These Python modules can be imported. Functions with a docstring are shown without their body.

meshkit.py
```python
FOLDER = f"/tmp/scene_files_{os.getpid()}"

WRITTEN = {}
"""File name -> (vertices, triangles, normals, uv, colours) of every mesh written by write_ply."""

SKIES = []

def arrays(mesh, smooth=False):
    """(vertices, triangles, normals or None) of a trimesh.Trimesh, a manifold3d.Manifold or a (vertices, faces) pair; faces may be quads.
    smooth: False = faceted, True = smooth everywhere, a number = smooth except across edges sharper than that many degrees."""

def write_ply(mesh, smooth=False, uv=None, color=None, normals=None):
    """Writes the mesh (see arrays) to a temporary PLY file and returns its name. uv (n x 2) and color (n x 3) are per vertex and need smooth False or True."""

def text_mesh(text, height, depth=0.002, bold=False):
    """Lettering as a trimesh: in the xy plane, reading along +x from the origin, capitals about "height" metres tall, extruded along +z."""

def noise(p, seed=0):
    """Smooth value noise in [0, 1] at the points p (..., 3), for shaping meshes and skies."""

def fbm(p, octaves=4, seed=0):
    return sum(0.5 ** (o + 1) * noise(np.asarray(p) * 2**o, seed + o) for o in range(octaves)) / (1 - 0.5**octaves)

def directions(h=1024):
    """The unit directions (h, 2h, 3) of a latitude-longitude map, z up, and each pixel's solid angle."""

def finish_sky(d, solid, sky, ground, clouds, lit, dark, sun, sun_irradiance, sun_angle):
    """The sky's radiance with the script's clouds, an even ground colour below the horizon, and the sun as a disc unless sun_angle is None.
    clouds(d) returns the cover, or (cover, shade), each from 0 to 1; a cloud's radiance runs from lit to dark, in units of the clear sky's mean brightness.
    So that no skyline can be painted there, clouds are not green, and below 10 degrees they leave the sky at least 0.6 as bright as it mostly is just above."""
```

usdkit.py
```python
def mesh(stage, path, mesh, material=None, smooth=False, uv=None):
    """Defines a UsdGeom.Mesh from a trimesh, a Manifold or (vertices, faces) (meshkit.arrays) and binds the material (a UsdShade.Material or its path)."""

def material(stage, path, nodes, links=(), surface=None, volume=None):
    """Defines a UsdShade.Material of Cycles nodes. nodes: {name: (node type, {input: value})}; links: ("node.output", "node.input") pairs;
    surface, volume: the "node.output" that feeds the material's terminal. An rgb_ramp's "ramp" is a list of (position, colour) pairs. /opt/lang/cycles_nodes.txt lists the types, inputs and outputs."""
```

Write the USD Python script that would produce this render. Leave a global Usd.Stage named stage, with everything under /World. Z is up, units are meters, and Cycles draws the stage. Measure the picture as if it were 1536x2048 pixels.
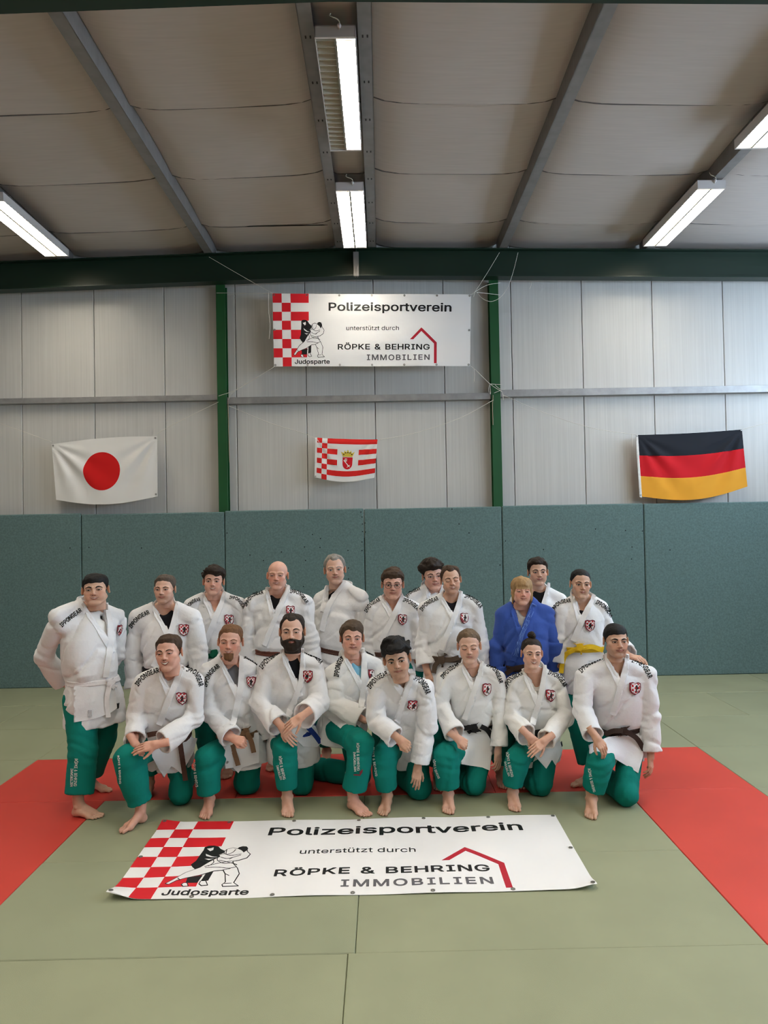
import math, random, os, re, numpy as np, trimesh, usdkit, meshkit
import shapely, shapely.geometry as sg
from shapely import affinity
from scipy.spatial import Delaunay
from scipy.ndimage import map_coordinates, zoom, gaussian_filter
import manifold3d as m3
from pxr import Usd, UsdGeom, UsdLux, UsdShade, Gf, Sdf, Vt

stage = Usd.Stage.CreateInMemory()
UsdGeom.SetStageUpAxis(stage, 'Z'); UsdGeom.SetStageMetersPerUnit(stage, 1.0)
UsdGeom.Xform.Define(stage, '/World')
random.seed(7); RNG = np.random.default_rng(7)

# ------------------------------------------------------------------ camera
W, H = 1536, 2048
FPX, PITCH, ROLL, YAW, CAMH = 1413.75, 0.0182, -0.0187, -0.0040, 2.0732
def cam_rows():
    cy, sy, cp, sp, cr, sr = math.cos(YAW), math.sin(YAW), math.cos(PITCH), math.sin(PITCH), math.cos(ROLL), math.sin(ROLL)
    Rz = np.array([[cy, sy, 0], [-sy, cy, 0], [0, 0, 1]]); Rx = np.array([[1, 0, 0], [0, cp, sp], [0, -sp, cp]]); Ry = np.array([[cr, 0, sr], [0, 1, 0], [-sr, 0, cr]])
    return Ry @ Rx @ Rz
CM = cam_rows()                      # rows: camera right, forward, up
CAM = np.array([0, 0, CAMH])
cam = UsdGeom.Camera.Define(stage, '/World/camera')
mat4 = Gf.Matrix4d(1.0)
for r, v in enumerate((CM[0], CM[2], -CM[1])): mat4.SetRow(r, Gf.Vec4d(*map(float, v), 0))
mat4.SetRow(3, Gf.Vec4d(0, 0, CAMH, 1))
cam.AddTransformOp().Set(mat4)
cam.CreateHorizontalApertureAttr(36.0); cam.CreateFocalLengthAttr(36.0 * FPX / W)
cam.CreateClippingRangeAttr((0.05, 200.0))
EXPOSURE = 0.45
cam.CreateExposureAttr(EXPOSURE)

# ------------------------------------------------------------------ sky (seen only by the window strip outside)
dome = UsdLux.DomeLight.Define(stage, '/World/sky'); dome.CreateIntensityAttr(0.35); dome.CreateColorAttr(Gf.Vec3f(0.75, 0.87, 1.0))
LAMP_STRENGTH, WINDOW_STRENGTH = 31.0, 8.0

def at(u, v, Y):                      # the world point at depth Y behind pixel (u, v)
    d = np.array([(u - W / 2) / FPX, 1, -(v - H / 2) / FPX]) @ CM
    return CAM + d * (Y / d[1])
def onfloor(u, v, z=0.0):
    d = np.array([(u - W / 2) / FPX, 1, -(v - H / 2) / FPX]) @ CM
    return CAM + d * ((z - CAMH) / d[2])
def pix(p):
    q = (np.atleast_2d(p) - CAM) @ CM.T
    return np.c_[W / 2 + FPX * q[:, 0] / q[:, 1], H / 2 - FPX * q[:, 2] / q[:, 1]]

# ------------------------------------------------------------------ naming, things, parts
_used = {}
def numbered(parent, name):
    k = (parent, name); n = _used.get(k, 0); _used[k] = n + 1
    return name if n == 0 else f'{name}_{n:03d}'
def ppath(parent): return '/World' if parent is None else str(parent.GetPath())
def tag(p, label=None, cat=None, group=None, kind=None):
    for k, v in (('label', label), ('category', cat), ('group', group), ('kind', kind)):
        if v: p.SetCustomDataByKey(k, v)
    return p
def thing(name, label=None, cat=None, loc=(0, 0, 0), group=None, kind=None, parent=None, rotz=0.0):
    pp = ppath(parent); x = UsdGeom.Xform.Define(stage, pp + '/' + numbered(pp, name))
    if any(loc): x.AddTranslateOp().Set(Gf.Vec3d(*map(float, loc)))
    if rotz: x.AddRotateZOp().Set(float(rotz))
    return tag(x.GetPrim(), label, cat, group, kind)
def obj(name, mesh, mat, parent=None, smooth=False, label=None, cat=None, group=None, kind=None, color=None):
    pp = ppath(parent)
    m = usdkit.mesh(stage, pp + '/' + numbered(pp, name), mesh, mat, smooth=smooth)
    if color is not None:
        UsdGeom.PrimvarsAPI(m).CreatePrimvar('tone', Sdf.ValueTypeNames.Color3fArray, 'vertex').Set(Vt.Vec3fArray.FromNumpy(np.asarray(color, np.float32)))
    return tag(m.GetPrim(), label, cat, group, kind)
def dup(root, loc=(0, 0, 0), label=None, group=None, rotz=0.0, name=None):
    was = root.GetCustomData()
    base = name or re.sub(r'_\d{3}$', '', root.GetName())
    r = thing(base, label or was.get('label'), was.get('category'), (0, 0, 0), group or was.get('group'), was.get('kind'))
    r.GetReferences().AddInternalReference(root.GetPath()); r.SetInstanceable(True)
    UsdGeom.XformCommonAPI(r).SetTranslate(Gf.Vec3d(*map(float, loc)))
    return r
def dup_part(root, parent, loc):
    pp = ppath(parent); base = root.GetName().split('_0')[0]
    x = UsdGeom.Xform.Define(stage, pp + '/' + numbered(pp, base))
    x.GetPrim().GetReferences().AddInternalReference(root.GetPath())
    return x.GetPrim()

# ------------------------------------------------------------------ small mesh tools
def box(x0, x1, y0, y1, z0, z1, b=0.0):
    if b <= 0:
        m = trimesh.creation.box((x1 - x0, y1 - y0, z1 - z0)); m.apply_translation(((x0 + x1) / 2, (y0 + y1) / 2, (z0 + z1) / 2)); return m
    pts = []
    for sx in (0, 1):
        for sy in (0, 1):
            for sz in (0, 1):
                c = np.array([(x0, x1)[sx], (y0, y1)[sy], (z0, z1)[sz]], float); s = np.array([1 - 2 * sx, 1 - 2 * sy, 1 - 2 * sz]) * b
                for k in range(3):
                    o = s.copy(); o[k] = 0; pts.append(c + o)
    return trimesh.Trimesh(*hull_vf(np.array(pts)), process=False)
def hull_vf(p):
    m = m3.Manifold.hull_points(np.asarray(p, np.float32)).to_mesh()
    return np.array(m.vert_properties[:, :3], float), np.array(m.tri_verts)
def cat_m(ms): return trimesh.util.concatenate(ms)
def tube(path, r, n=6, closed=False):
    p = np.asarray(path, float); t = np.gradient(p, axis=0); t /= np.linalg.norm(t, axis=1)[:, None] + 1e-12
    r = np.broadcast_to(np.asarray(r, float), (len(p),))
    up = np.array([0, 0, 1.0]) if abs(t[0, 2]) < .9 else np.array([1.0, 0, 0])
    v = []
    a = np.linspace(0, 2 * np.pi, n, endpoint=False)
    s = np.cross(t[0], up); s /= np.linalg.norm(s)
    for i in range(len(p)):
        s = s - t[i] * (s @ t[i]); s /= np.linalg.norm(s); q = np.cross(t[i], s)
        v.append(p[i] + r[i] * (np.cos(a)[:, None] * s + np.sin(a)[:, None] * q))
    v = np.vstack(v); f = []
    for i in range(len(p) - 1):
        for j in range(n):
            k = (j + 1) % n; A, B, C, D = i * n + j, i * n + k, (i + 1) * n + k, (i + 1) * n + j
            f += [(A, B, C), (A, C, D)]
    for i in range(1, n - 1):
        f.append((0, i + 1, i)); o = (len(p) - 1) * n; f.append((o, o + i, o + i + 1))
    return trimesh.Trimesh(v, np.array(f)[:, ::-1] if False else np.array(f), process=False)
def curve(pts, n=24):                 # Catmull-Rom through points
    p = np.asarray(pts, float); p = np.vstack([2 * p[0] - p[1], p, 2 * p[-1] - p[-2]]); out = []
    m = len(p) - 3
    for i in range(m):
        for t in np.linspace(0, 1, n, endpoint=(i == m - 1)):
            a, b, c, d = p[i:i + 4]
            out.append(.5 * (2 * b + (c - a) * t + (2 * a - 5 * b + 4 * c - d) * t * t + (3 * b - a - 3 * c + d) * t ** 3))
    return np.array(out)
def tri2d(poly, h):
    """Triangulates a shapely polygon with inner points about h apart: (points, triangles, boundary edges)."""
    polys = [poly] if poly.geom_type == 'Polygon' else list(poly.geoms)
    P, T, o = [], [], 0
    for pg in polys:
        if pg.area < 1e-12: continue
        rings = [pg.exterior] + list(pg.interiors)
        b = np.vstack([np.array(shapely.segmentize(r, h).coords)[:-1] for r in rings])
        x0, y0, x1, y1 = pg.bounds
        gx, gy = np.meshgrid(np.arange(x0 + h * .5, x1, h), np.arange(y0 + h * .5, y1, h * .87))
        gx = gx + (np.arange(gx.shape[0]) % 2)[:, None] * h * .5 if gx.size else gx
        g = np.c_[gx.ravel(), gy.ravel()]
        if len(g):
            ins = pg.buffer(-h * .45)
            g = g[shapely.contains_xy(ins, g[:, 0], g[:, 1])] if not ins.is_empty else g[:0]
        p = np.vstack([b, g])
        p = p + 1e-7 * h * RNG.standard_normal(p.shape)
        t = Delaunay(p).simplices
        c = p[t].mean(1)
        a_ = p[t[:, 1]] - p[t[:, 0]]; b_ = p[t[:, 2]] - p[t[:, 0]]; area = np.abs(a_[:, 0] * b_[:, 1] - a_[:, 1] * b_[:, 0])
        t = t[shapely.contains_xy(pg, c[:, 0], c[:, 1]) & (area > 1e-9 * h * h)]
        P.append(p); T.append(t + o); o += len(p)
    P, T = np.vstack(P), np.vstack(T)
    d = P[T[:, 1]] - P[T[:, 0]]; e = P[T[:, 2]] - P[T[:, 0]]
    flip = (d[:, 0] * e[:, 1] - d[:, 1] * e[:, 0]) < 0
    T[flip] = T[flip][:, ::-1]
    return P, T
def boundary(T):
    e = np.vstack([T[:, [0, 1]], T[:, [1, 2]], T[:, [2, 0]]]); s = {tuple(x) for x in e.tolist()}
    return np.array([x for x in s if (x[1], x[0]) not in s]).reshape(-1, 2)
def slab(top, bottom, T):
    """Solid between two vertex sheets that share triangles T (counter-clockwise seen from the top sheet's side)."""
    n = len(top); e = boundary(T)
    f = [T, T[:, ::-1] + n, np.c_[e[:, 1], e[:, 0], e[:, 0] + n], np.c_[e[:, 1], e[:, 0] + n, e[:, 1] + n]]
    return trimesh.Trimesh(np.vstack([top, bottom]), np.vstack(f), process=False)
def printed(poly, F, h, lift=0.0, thick=0.0015):
    """A sheet laid on the surface F(s, t) -> (points, normals)."""
    P, T = tri2d(poly, h); X, N = F(P)
    a, b = X + N * lift, X + N * (lift - thick)
    d = a[T[:, 1]] - a[T[:, 0]]; e = a[T[:, 2]] - a[T[:, 0]]
    if (np.cross(d, e) * N[T[:, 0]]).sum() < 0: T = T[:, ::-1]
    return slab(a, b, T)
_txt = {}
def text2d(text, bold=False, spacing=0.0):
    """text_mesh flattened: (mesh with z 0/1 flags, width) for capitals 1 unit tall."""
    k = (text, bold, spacing)
    if k not in _txt:
        if spacing:
            ms, x = [], 0.0
            for ch in text:
                if ch == ' ': x += .34 + spacing; continue
                m = meshkit.text_mesh(ch, 1.0, 1.0, bold); m.apply_translation((x - m.bounds[0, 0], 0, 0)); x = m.bounds[1, 0] + spacing; ms.append(m)
            m = cat_m(ms)
        else:
            m = meshkit.text_mesh(text, 1.0, 1.0, bold)
            m.apply_translation((-m.bounds[0, 0], 0, 0))
        _txt[k] = (np.array(m.vertices), np.array(m.faces), m.bounds[1, 0])
    return _txt[k]
def text_on(text, F, x0, x1, base, cap, bold=False, spacing=0.0, lift=.001, thick=.001):
    """Lettering from x0 to x1 on the baseline, laid on F."""
    v, f, w = text2d(text, bold, spacing)
    s = np.c_[x0 + v[:, 0] / w * (x1 - x0), base + v[:, 1] * cap]
    X, N = F(s)
    X = X + N * (lift - thick * (1 - v[:, 2:3]))
    m = trimesh.Trimesh(X, f, process=False)
    return m

# ------------------------------------------------------------------ materials
def lin(r, g, b): return tuple(((c / 255 + .055) / 1.055) ** 2.4 if c > 10 else c / 255 / 12.92 for c in (r, g, b))
def mat(name, color, rough=.6, spec=.4, noise=0.0, scale=20.0, bump=0.0, bscale=200.0, sheen=0.0, metallic=0.0, stretch=None, dark=.8, bdist=.002, detail=4.0, coord='object'):
    n = {'p': ('principled_bsdf', {'base_color': color, 'roughness': rough, 'specular_ior_level': spec, 'metallic': metallic, 'sheen_weight': sheen})}
    l = []
    if noise or bump:
        if coord == 'object': n['tc'] = ('texture_coordinate', {}); src = 'tc.object'
        else: n['tc'] = ('geometry', {}); src = 'tc.position'
        if stretch:
            n['mp'] = ('mapping', {'scale': stretch}); l.append((src, 'mp.vector')); src = 'mp.vector'
    if noise:
        n['n'] = ('noise_texture', {'scale': scale, 'detail': detail}); l.append((src, 'n.vector'))
        n['r'] = ('rgb_ramp', {'ramp': [(.5 - .5 * min(1, .6), tuple(c * (1 - noise) for c in color)), (.8, tuple(min(1, c * (1 + noise * .5)) for c in color))]})
        l += [('n.fac', 'r.fac'), ('r.color', 'p.base_color')]
    if bump:
        n['bn'] = ('noise_texture', {'scale': bscale, 'detail': 3.0}); l.append((src, 'bn.vector'))
        n['b'] = ('bump', {'strength': bump, 'distance': bdist}); l += [('bn.fac', 'b.height'), ('b.normal', 'p.normal')]
    return usdkit.material(stage, '/World/Looks/' + name, n, l, surface='p.BSDF')
def emit(name, color, strength):
    return usdkit.material(stage, '/World/Looks/' + name, {'e': ('emission', {'color': color, 'strength': strength})}, [], surface='e.emission')
# ================================================================== the room
M = {}
M['mat_green'] = mat('mat_green', (.285, .297, .188), .55, .35, .10, 2.2, .25, 420, coord='pos')
M['mat_green_b'] = mat('mat_green_b', (.268, .284, .182), .55, .35, .10, 1.7, .25, 420, coord='pos')
M['mat_red'] = mat('mat_red', (.57, .058, .040), .55, .35, .10, 2.0, .25, 420, coord='pos')
M['mat_red_b'] = mat('mat_red_b', (.53, .046, .032), .55, .35, .10, 2.0, .25, 420, coord='pos')
M['floor_base'] = mat('floor_base', (.05, .05, .04), .9)
M['pad'] = mat('pad', (.140, .215, .212), .95, .15, .30, 42, .6, 130, bdist=.004, coord='pos', detail=7)
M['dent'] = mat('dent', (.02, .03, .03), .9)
M['panel'] = mat('panel', (.575, .56, .535), .38, .5, .11, 3.0, .35, 4.0, stretch=(17, .3, .25), bdist=.002, coord='pos')
M['seam'] = mat('seam', (.10, .095, .09), .8)
M['galv'] = mat('galv', (.36, .35, .35), .45, .5, .25, 9, metallic=.55, coord='pos')
M['purlin'] = mat('purlin', (.25, .235, .23), .55, .4, .2, 9, metallic=.3, coord='pos')
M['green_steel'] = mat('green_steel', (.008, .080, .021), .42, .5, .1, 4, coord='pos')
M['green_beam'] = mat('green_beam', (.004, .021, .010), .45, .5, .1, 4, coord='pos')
M['membrane'] = mat('membrane', (.53, .475, .445), .85, .2, .07, 1.5, .15, 1.0, stretch=(2, 26, 5), bdist=.01, coord='pos')
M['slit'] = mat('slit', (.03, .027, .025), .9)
M['wall_white'] = mat('wall_white', (.5, .48, .45), .7)
M['lamp_body'] = mat('lamp_body', (.62, .58, .57), .4, .5)
M['louver'] = mat('louver', (.62, .58, .48), .3, .5)
M['blade'] = mat('blade', (.22, .21, .17), .4, .4)
M['lamp_on'] = emit('lamp_on', (1.0, .92, .77), LAMP_STRENGTH)
M['lamp_glow'] = emit('lamp_glow', (1.0, .93, .78), 6.0)
M['window_pane'] = emit('window_pane', (.62, .80, 1.0), WINDOW_STRENGTH)
M['vinyl'] = mat('vinyl', (.80, .785, .785), .42, .4)
M['print_red'] = mat('print_red', (.66, .012, .022), .42, .4)
M['print_crimson'] = mat('print_crimson', (.45, .012, .03), .42, .4)
M['print_black'] = mat('print_black', (.008, .008, .009), .4, .4)
M['print_grey'] = mat('print_grey', (.11, .105, .115), .42, .4)
M['flag_white'] = mat('flag_white', (.76, .74, .72), .85, .2)
M['flag_red'] = mat('flag_red', (.62, .012, .012), .85, .2)
M['flag_black'] = mat('flag_black', (.012, .014, .022), .8, .3)
M['flag_gold'] = mat('flag_gold', (.80, .36, .035), .8, .2)
M['flag_bremen'] = mat('flag_bremen', (.66, .02, .018), .85, .2)
M['crest_red'] = mat('crest_red', (.60, .012, .02), .8, .2)
M['crown_gold'] = mat('crown_gold', (.72, .52, .06), .7, .3)
M['rope'] = mat('rope', (.68, .64, .58), .9)
M['rope_tan'] = mat('rope_tan', (.33, .27, .2), .9)
M['brass'] = mat('brass', (.30, .29, .27), .35, .5, metallic=.8)

YW, YP, YPAN = 9.41, 9.46, 9.60          # face and back of the wall pads, face of the metal panels
Y0, XL, XC, XR = 3.4675, -2.1613, -0.166, 1.8387
# floor of judo mats
floor = thing('floor', 'judo hall floor of green and red mats', kind='structure')
obj('floor_base', box(-7.2, 7.2, -8, 9.75, -.12, -.045), M['floor_base'], floor)
def mat_piece(x0, x1, y0, y1, red=False):
    g = .0012; dz = random.uniform(-.0015, .0015)
    k = ('mat_red' if red else 'mat_green') + random.choice(['', '_b'])
    obj('mat', box(x0 + g, x1 - g, y0 + g, y1 - g, -.045, dz, .004), M[k], floor, label='red judo mat' if red else None)
for k in range(-5, 2):                    # inside the red frame, before and between
    y = Y0 + k
    for i in range(2):
        o = 0.0 if k >= 0 else (-.035 if k % 2 else .0)
        xs = [XL, XC + o, XR]; mat_piece(xs[i], xs[i + 1], y, y + 1)
for k in range(3):                        # red frame: sides (mats lengthwise), back
    y = Y0 + 2 - 2 * (k + 1)
    mat_piece(XL - 1, XL, y, y + 2, True); mat_piece(XR, XR + 1, y, y + 2, True)
for i in range(3): mat_piece(XL - 1 + 2 * i, XL + 1 + 2 * i, Y0 + 2, Y0 + 3, True)
for k in range(3, 6):                     # green, behind the frame
    y = Y0 + k; y1 = min(y + 1, YW + .03)
    for i in range(-1, 7):
        x = XL - 1 - 4 + 2 * i - (1 if k % 2 == 0 else 0)
        mat_piece(max(x, -7), min(x + 2, 7), y, y1)
for k in range(-5, 3):                    # green, beside the frame
    y = Y0 + k; o = 1 if k % 2 else 0
    for x0, x1 in ((XL - 5 - 0, XL - 3), (XL - 3, XL - 1), (XR + 1, XR + 3), (XR + 3, XR + 5)): mat_piece(max(x0, -7), min(x1, 7), y, y + 1)

# back wall: metal sandwich panels above, pads below
wall = thing('wall_back', 'gable wall of pale metal panels above green wall pads', kind='structure')
obj('wall_core', box(-7.2, 7.2, YPAN + .05, YPAN + .15, -.1, 6.3), M['seam'], wall)
def xw(u, v, Y): return at(u, v, Y)[0]
js = [xw(45, 900, YPAN), xw(190, 850, YPAN), xw(331, 850, YPAN), xw(473, 800, YPAN), xw(613, 800, YPAN), xw(750, 800, YPAN), xw(890, 800, YPAN), xw(1028, 900, YPAN), xw(1170, 900, YPAN), xw(1310, 850, YPAN), xw(1452, 850, YPAN)]
js = [js[0] - 1.9, js[0] - .96] + js + [js[-1] + .96, js[-1] + 1.92]
for a, b in zip(js[:-1], js[1:]):
    obj('wall_panel', box(a + .004, b - .004, YPAN, YPAN + .05, 1.9, 6.2, .005), M['panel'], wall)
pj = [-7.2, -5.86] + [xw(u, 1050, YW) for u in (162, 449, 728, 1004, 1288)] + [5.37, 7.2]
for i, (a, b) in enumerate(zip(pj[:-1], pj[1:])):
    m = box(a + .004, b - .004, YW, YP, .0, 2.29 + (.0, .012, -.004, .008, 0, .006, 0, .0)[i], .012)
    obj('wall_pad', m, M['pad'], wall)
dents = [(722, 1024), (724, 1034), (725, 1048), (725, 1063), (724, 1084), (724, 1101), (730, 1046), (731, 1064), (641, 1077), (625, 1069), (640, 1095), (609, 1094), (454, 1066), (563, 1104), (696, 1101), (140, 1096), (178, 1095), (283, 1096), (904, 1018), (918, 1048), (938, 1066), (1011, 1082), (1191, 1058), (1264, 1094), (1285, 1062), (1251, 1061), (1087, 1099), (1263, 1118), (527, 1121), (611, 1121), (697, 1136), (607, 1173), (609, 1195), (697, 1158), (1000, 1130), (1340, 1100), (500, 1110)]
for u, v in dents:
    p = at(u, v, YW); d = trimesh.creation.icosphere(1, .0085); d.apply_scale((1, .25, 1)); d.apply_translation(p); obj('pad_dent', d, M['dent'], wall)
obj('wall_left', box(-7.3, -7.2, -8, 9.75, -.1, 6.3), M['wall_white'], kind='structure')
rw = thing('wall_right', 'right side wall outside the picture', kind='structure')
obj('lower_wall', box(7.2, 7.3, -8, 9.75, -.1, 3.3), M['wall_white'], rw); obj('upper_wall', box(7.2, 7.3, -8, 9.75, 5.0, 6.3), M['wall_white'], rw)
obj('end_wall', box(7.2, 7.3, 9.1, 9.75, 3.3, 5.0), M['wall_white'], rw); obj('end_wall', box(7.2, 7.3, -8, -2, 3.3, 5.0), M['wall_white'], rw)
for i in range(5):
    y = -2 + i * 2.22; w = thing(f'window_{i + 1}', 'daylit window strip in the right side wall', kind='structure')
    obj('pane', box(7.24, 7.25, y + .04, y + 2.18, 3.34, 4.96), M['window_pane'], w)
    obj('window_frame', cat_m([box(7.19, 7.3, y, y + .05, 3.3, 5), box(7.19, 7.3, y + 2.17, y + 2.22, 3.3, 5), box(7.19, 7.3, y, y + 2.22, 3.3, 3.35), box(7.19, 7.3, y, y + 2.22, 4.95, 5)]), M['wall_white'], w)
obj('wall_front', box(-7.2, 7.2, -8.1, -8, -.1, 6.3), M['wall_white'], kind='structure')

# roof: gable steel beams, purlins, insulation membrane
XR0, SL = -.27, .022
def zb(x): return 5.385 - SL * abs(x - XR0)            # underside of the rafters
BH = .375
def ibeam(y, sgn_all=(-1, 1)):
    ms = []
    for s in sgn_all:
        xe = s * 7.2
        for (y0, y1, z0, z1) in ((y - .08, y + .08, 0, .014), (y - .006, y + .006, .014, BH - .014), (y - .08, y + .08, BH - .014, BH)):
            a, b = sorted((XR0, xe)); p = [(x, yy, zb(x) + z) for x in (a, b) for yy in (y0, y1) for z in (z0, z1)]
            ms.append(trimesh.Trimesh(*hull_vf(np.array(p)), process=False))
    return cat_m(ms)
def beam(y, label):
    t = thing('roof_beam', label, 'beam')
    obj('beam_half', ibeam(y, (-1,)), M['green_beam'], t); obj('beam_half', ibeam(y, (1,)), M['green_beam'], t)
    st = [box(XR0 - .006, XR0 + .006, y - .075, y + .075, zb(XR0) + .01, zb(XR0) + BH)]
    obj('web_stiffener', cat_m(st), M['green_beam'], t)
    return t
YB = 9.39; YB2 = 4.33
b1 = beam(YB, 'dark green steel roof beam along the top of the back wall')
obj('ridge_bracket', cat_m([box(XR0 - .035, XR0 + .035, YB - .12, YB - .085, zb(XR0) - .02, zb(XR0) + .30), box(XR0 - .02, XR0 - .008, YB - .14, YB - .085, zb(XR0) - .03, zb(XR0) + .1), box(XR0 + .008, XR0 + .02, YB - .14, YB - .085, zb(XR0) - .03, zb(XR0) + .1)]), M['purlin'], b1)
beam(YB2, 'dark green steel roof beam crossing the very top of the picture')
def column(x, label):
    t = thing('steel_column', label, 'column'); h = .062
    obj('front_flange', box(x - h, x + h, 9.466, 9.478, 0, zb(x), .002), M['green_steel'], t)
    obj('web', box(x - .004, x + .004, 9.478, 9.588, 0, zb(x)), M['green_steel'], t)
    obj('back_flange', box(x - h, x + h, 9.588, 9.598, 0, zb(x)), M['green_steel'], t)
XC1, XC2 = at(444, 800, 9.47)[0], at(992, 800, 9.47)[0]
column(XC1, 'dark green steel wall post between the red-disc flag and the small striped flag')
column(XC2, 'dark green steel wall post to the right of the hanging banner')
def rail(x0, x1, u, v0, v1, label):
    t = thing('wall_rail', label, 'rail'); z1, z0 = at(u, v0, 9.5)[2], at(u, v1, 9.5)[2]
    obj('rail_face', box(x0, x1, 9.500, 9.506, z0, z1, .002), M['galv'], t)
    obj('rail_flange', cat_m([box(x0, x1, 9.506, YPAN, z0, z0 + .005), box(x0, x1, 9.506, YPAN, z1 - .005, z1)]), M['galv'], t)
rail(-7.2, XC1 - .064, 220, 793, 804, 'galvanised horizontal wall rail left of the left green post')
rail(XC1 + .064, XC2 - .064, 720, 790, 803, 'galvanised horizontal wall rail between the two green posts under the banner')
rail(XC2 + .064, 7.2, 1260, 775, 789, 'galvanised horizontal wall rail right of the right green post above the tricolour')
ZP = BH + .005
def purlin(x, label, flip=1, slots=False):
    t = thing('roof_purlin', label, 'purlin'); z = zb(x) + ZP; w = .105
    obj('bottom_flange', box(x - w / 2, x + w / 2, 4.3, 9.55, z, z + .005), M['purlin'], t)
    obj('web', box(x + flip * w / 2 - .003, x + flip * w / 2 + .003, 4.3, 9.55, z, z + .2), M['purlin'], t)
    if slots:
        for y in np.arange(4.7, 9.3, .55):
            for d in (-.018, .018): obj('bolt_hole', box(x - .006 + d, x + .006 + d, y, y + .03, z - .0015, z + .002), M['slit'], t)
purlin(-2.23, 'long grey steel purlin left of the ridge lights, meeting the beam above the left post', 1)
purlin(XR0 - .215, 'grey slotted ridge purlin along the left side of the central lights', -1, True)
purlin(XR0 + .215, 'grey slotted ridge purlin along the right side of the central lights', 1, True)
purlin(1.69, 'long grey steel purlin right of the ridge lights, meeting the beam above the right post', -1)
purlin(3.64, 'grey steel purlin carrying the two lights at the right edge', -1)
purlin(-4.17, 'grey steel purlin carrying the light at the left edge', 1)
purlin(5.6, 'grey steel purlin outside the right light row', -1); purlin(-6.1, 'grey steel purlin outside the left light row', 1)
ceil = thing('ceiling', 'sagging pale insulation membrane under the roof', kind='structure')
obj('roof_deck', cat_m([trimesh.Trimesh(*hull_vf(np.array([(x, y, zb(x) + BH + .34 + z) for x in s for y in (-8.1, 9.75) for z in (0, .08)])), process=False) for s in ((-7.3, XR0), (XR0, 7.3))]), M['slit'], ceil)
xb = [-7.2, -6.1, -4.17, -2.23, XR0 - .215, XR0 + .215, 1.69, 3.64, 5.6, 7.2]
yb = [-8, -4, 0, 2.6, 4.45, 6.26, 7.53, 8.76, 9.56]
for a, b in zip(xb[:-1], xb[1:]):
    for c, d in zip(yb[:-1], yb[1:]):
        nx, ny = 12, 8
        X, Y = np.meshgrid(np.linspace(a, b, nx), np.linspace(c - .05, d, ny), indexing='ij')
        s, t = (X - a) / (b - a), (Y - c) / (d - c)
        sag = .075 * (1 - (2 * s - 1) ** 6) + .018 * np.sin(np.pi * np.clip(t, 0, 1)) * (1 - (2 * s - 1) ** 2) + .040 * np.clip(t, 0, 1) ** 4 - .012
        Z = zb(X) + ZP + .19 - sag + .012 * (meshkit.noise(np.stack([X * 2.2, Y * 2.2, X * 0], -1), 3) - .5)
        top = np.stack([X, Y, Z + .012], -1).reshape(-1, 3); bot = np.stack([X, Y, Z], -1).reshape(-1, 3)
        i, j = np.meshgrid(range(nx - 1), range(ny - 1), indexing='ij'); q = (i * ny + j).ravel()
        T = np.vstack([np.c_[q, q + ny, q + ny + 1], np.c_[q, q + ny + 1, q + 1]])
        obj('ceiling_panel', slab(top, bot, T), M['membrane'], ceil, smooth=50)
M['seam_shade'] = mat('seam_shade', (.14, .125, .12), .9)  # dark tone standing in for the shade under the overlapping sheet edges
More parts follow.
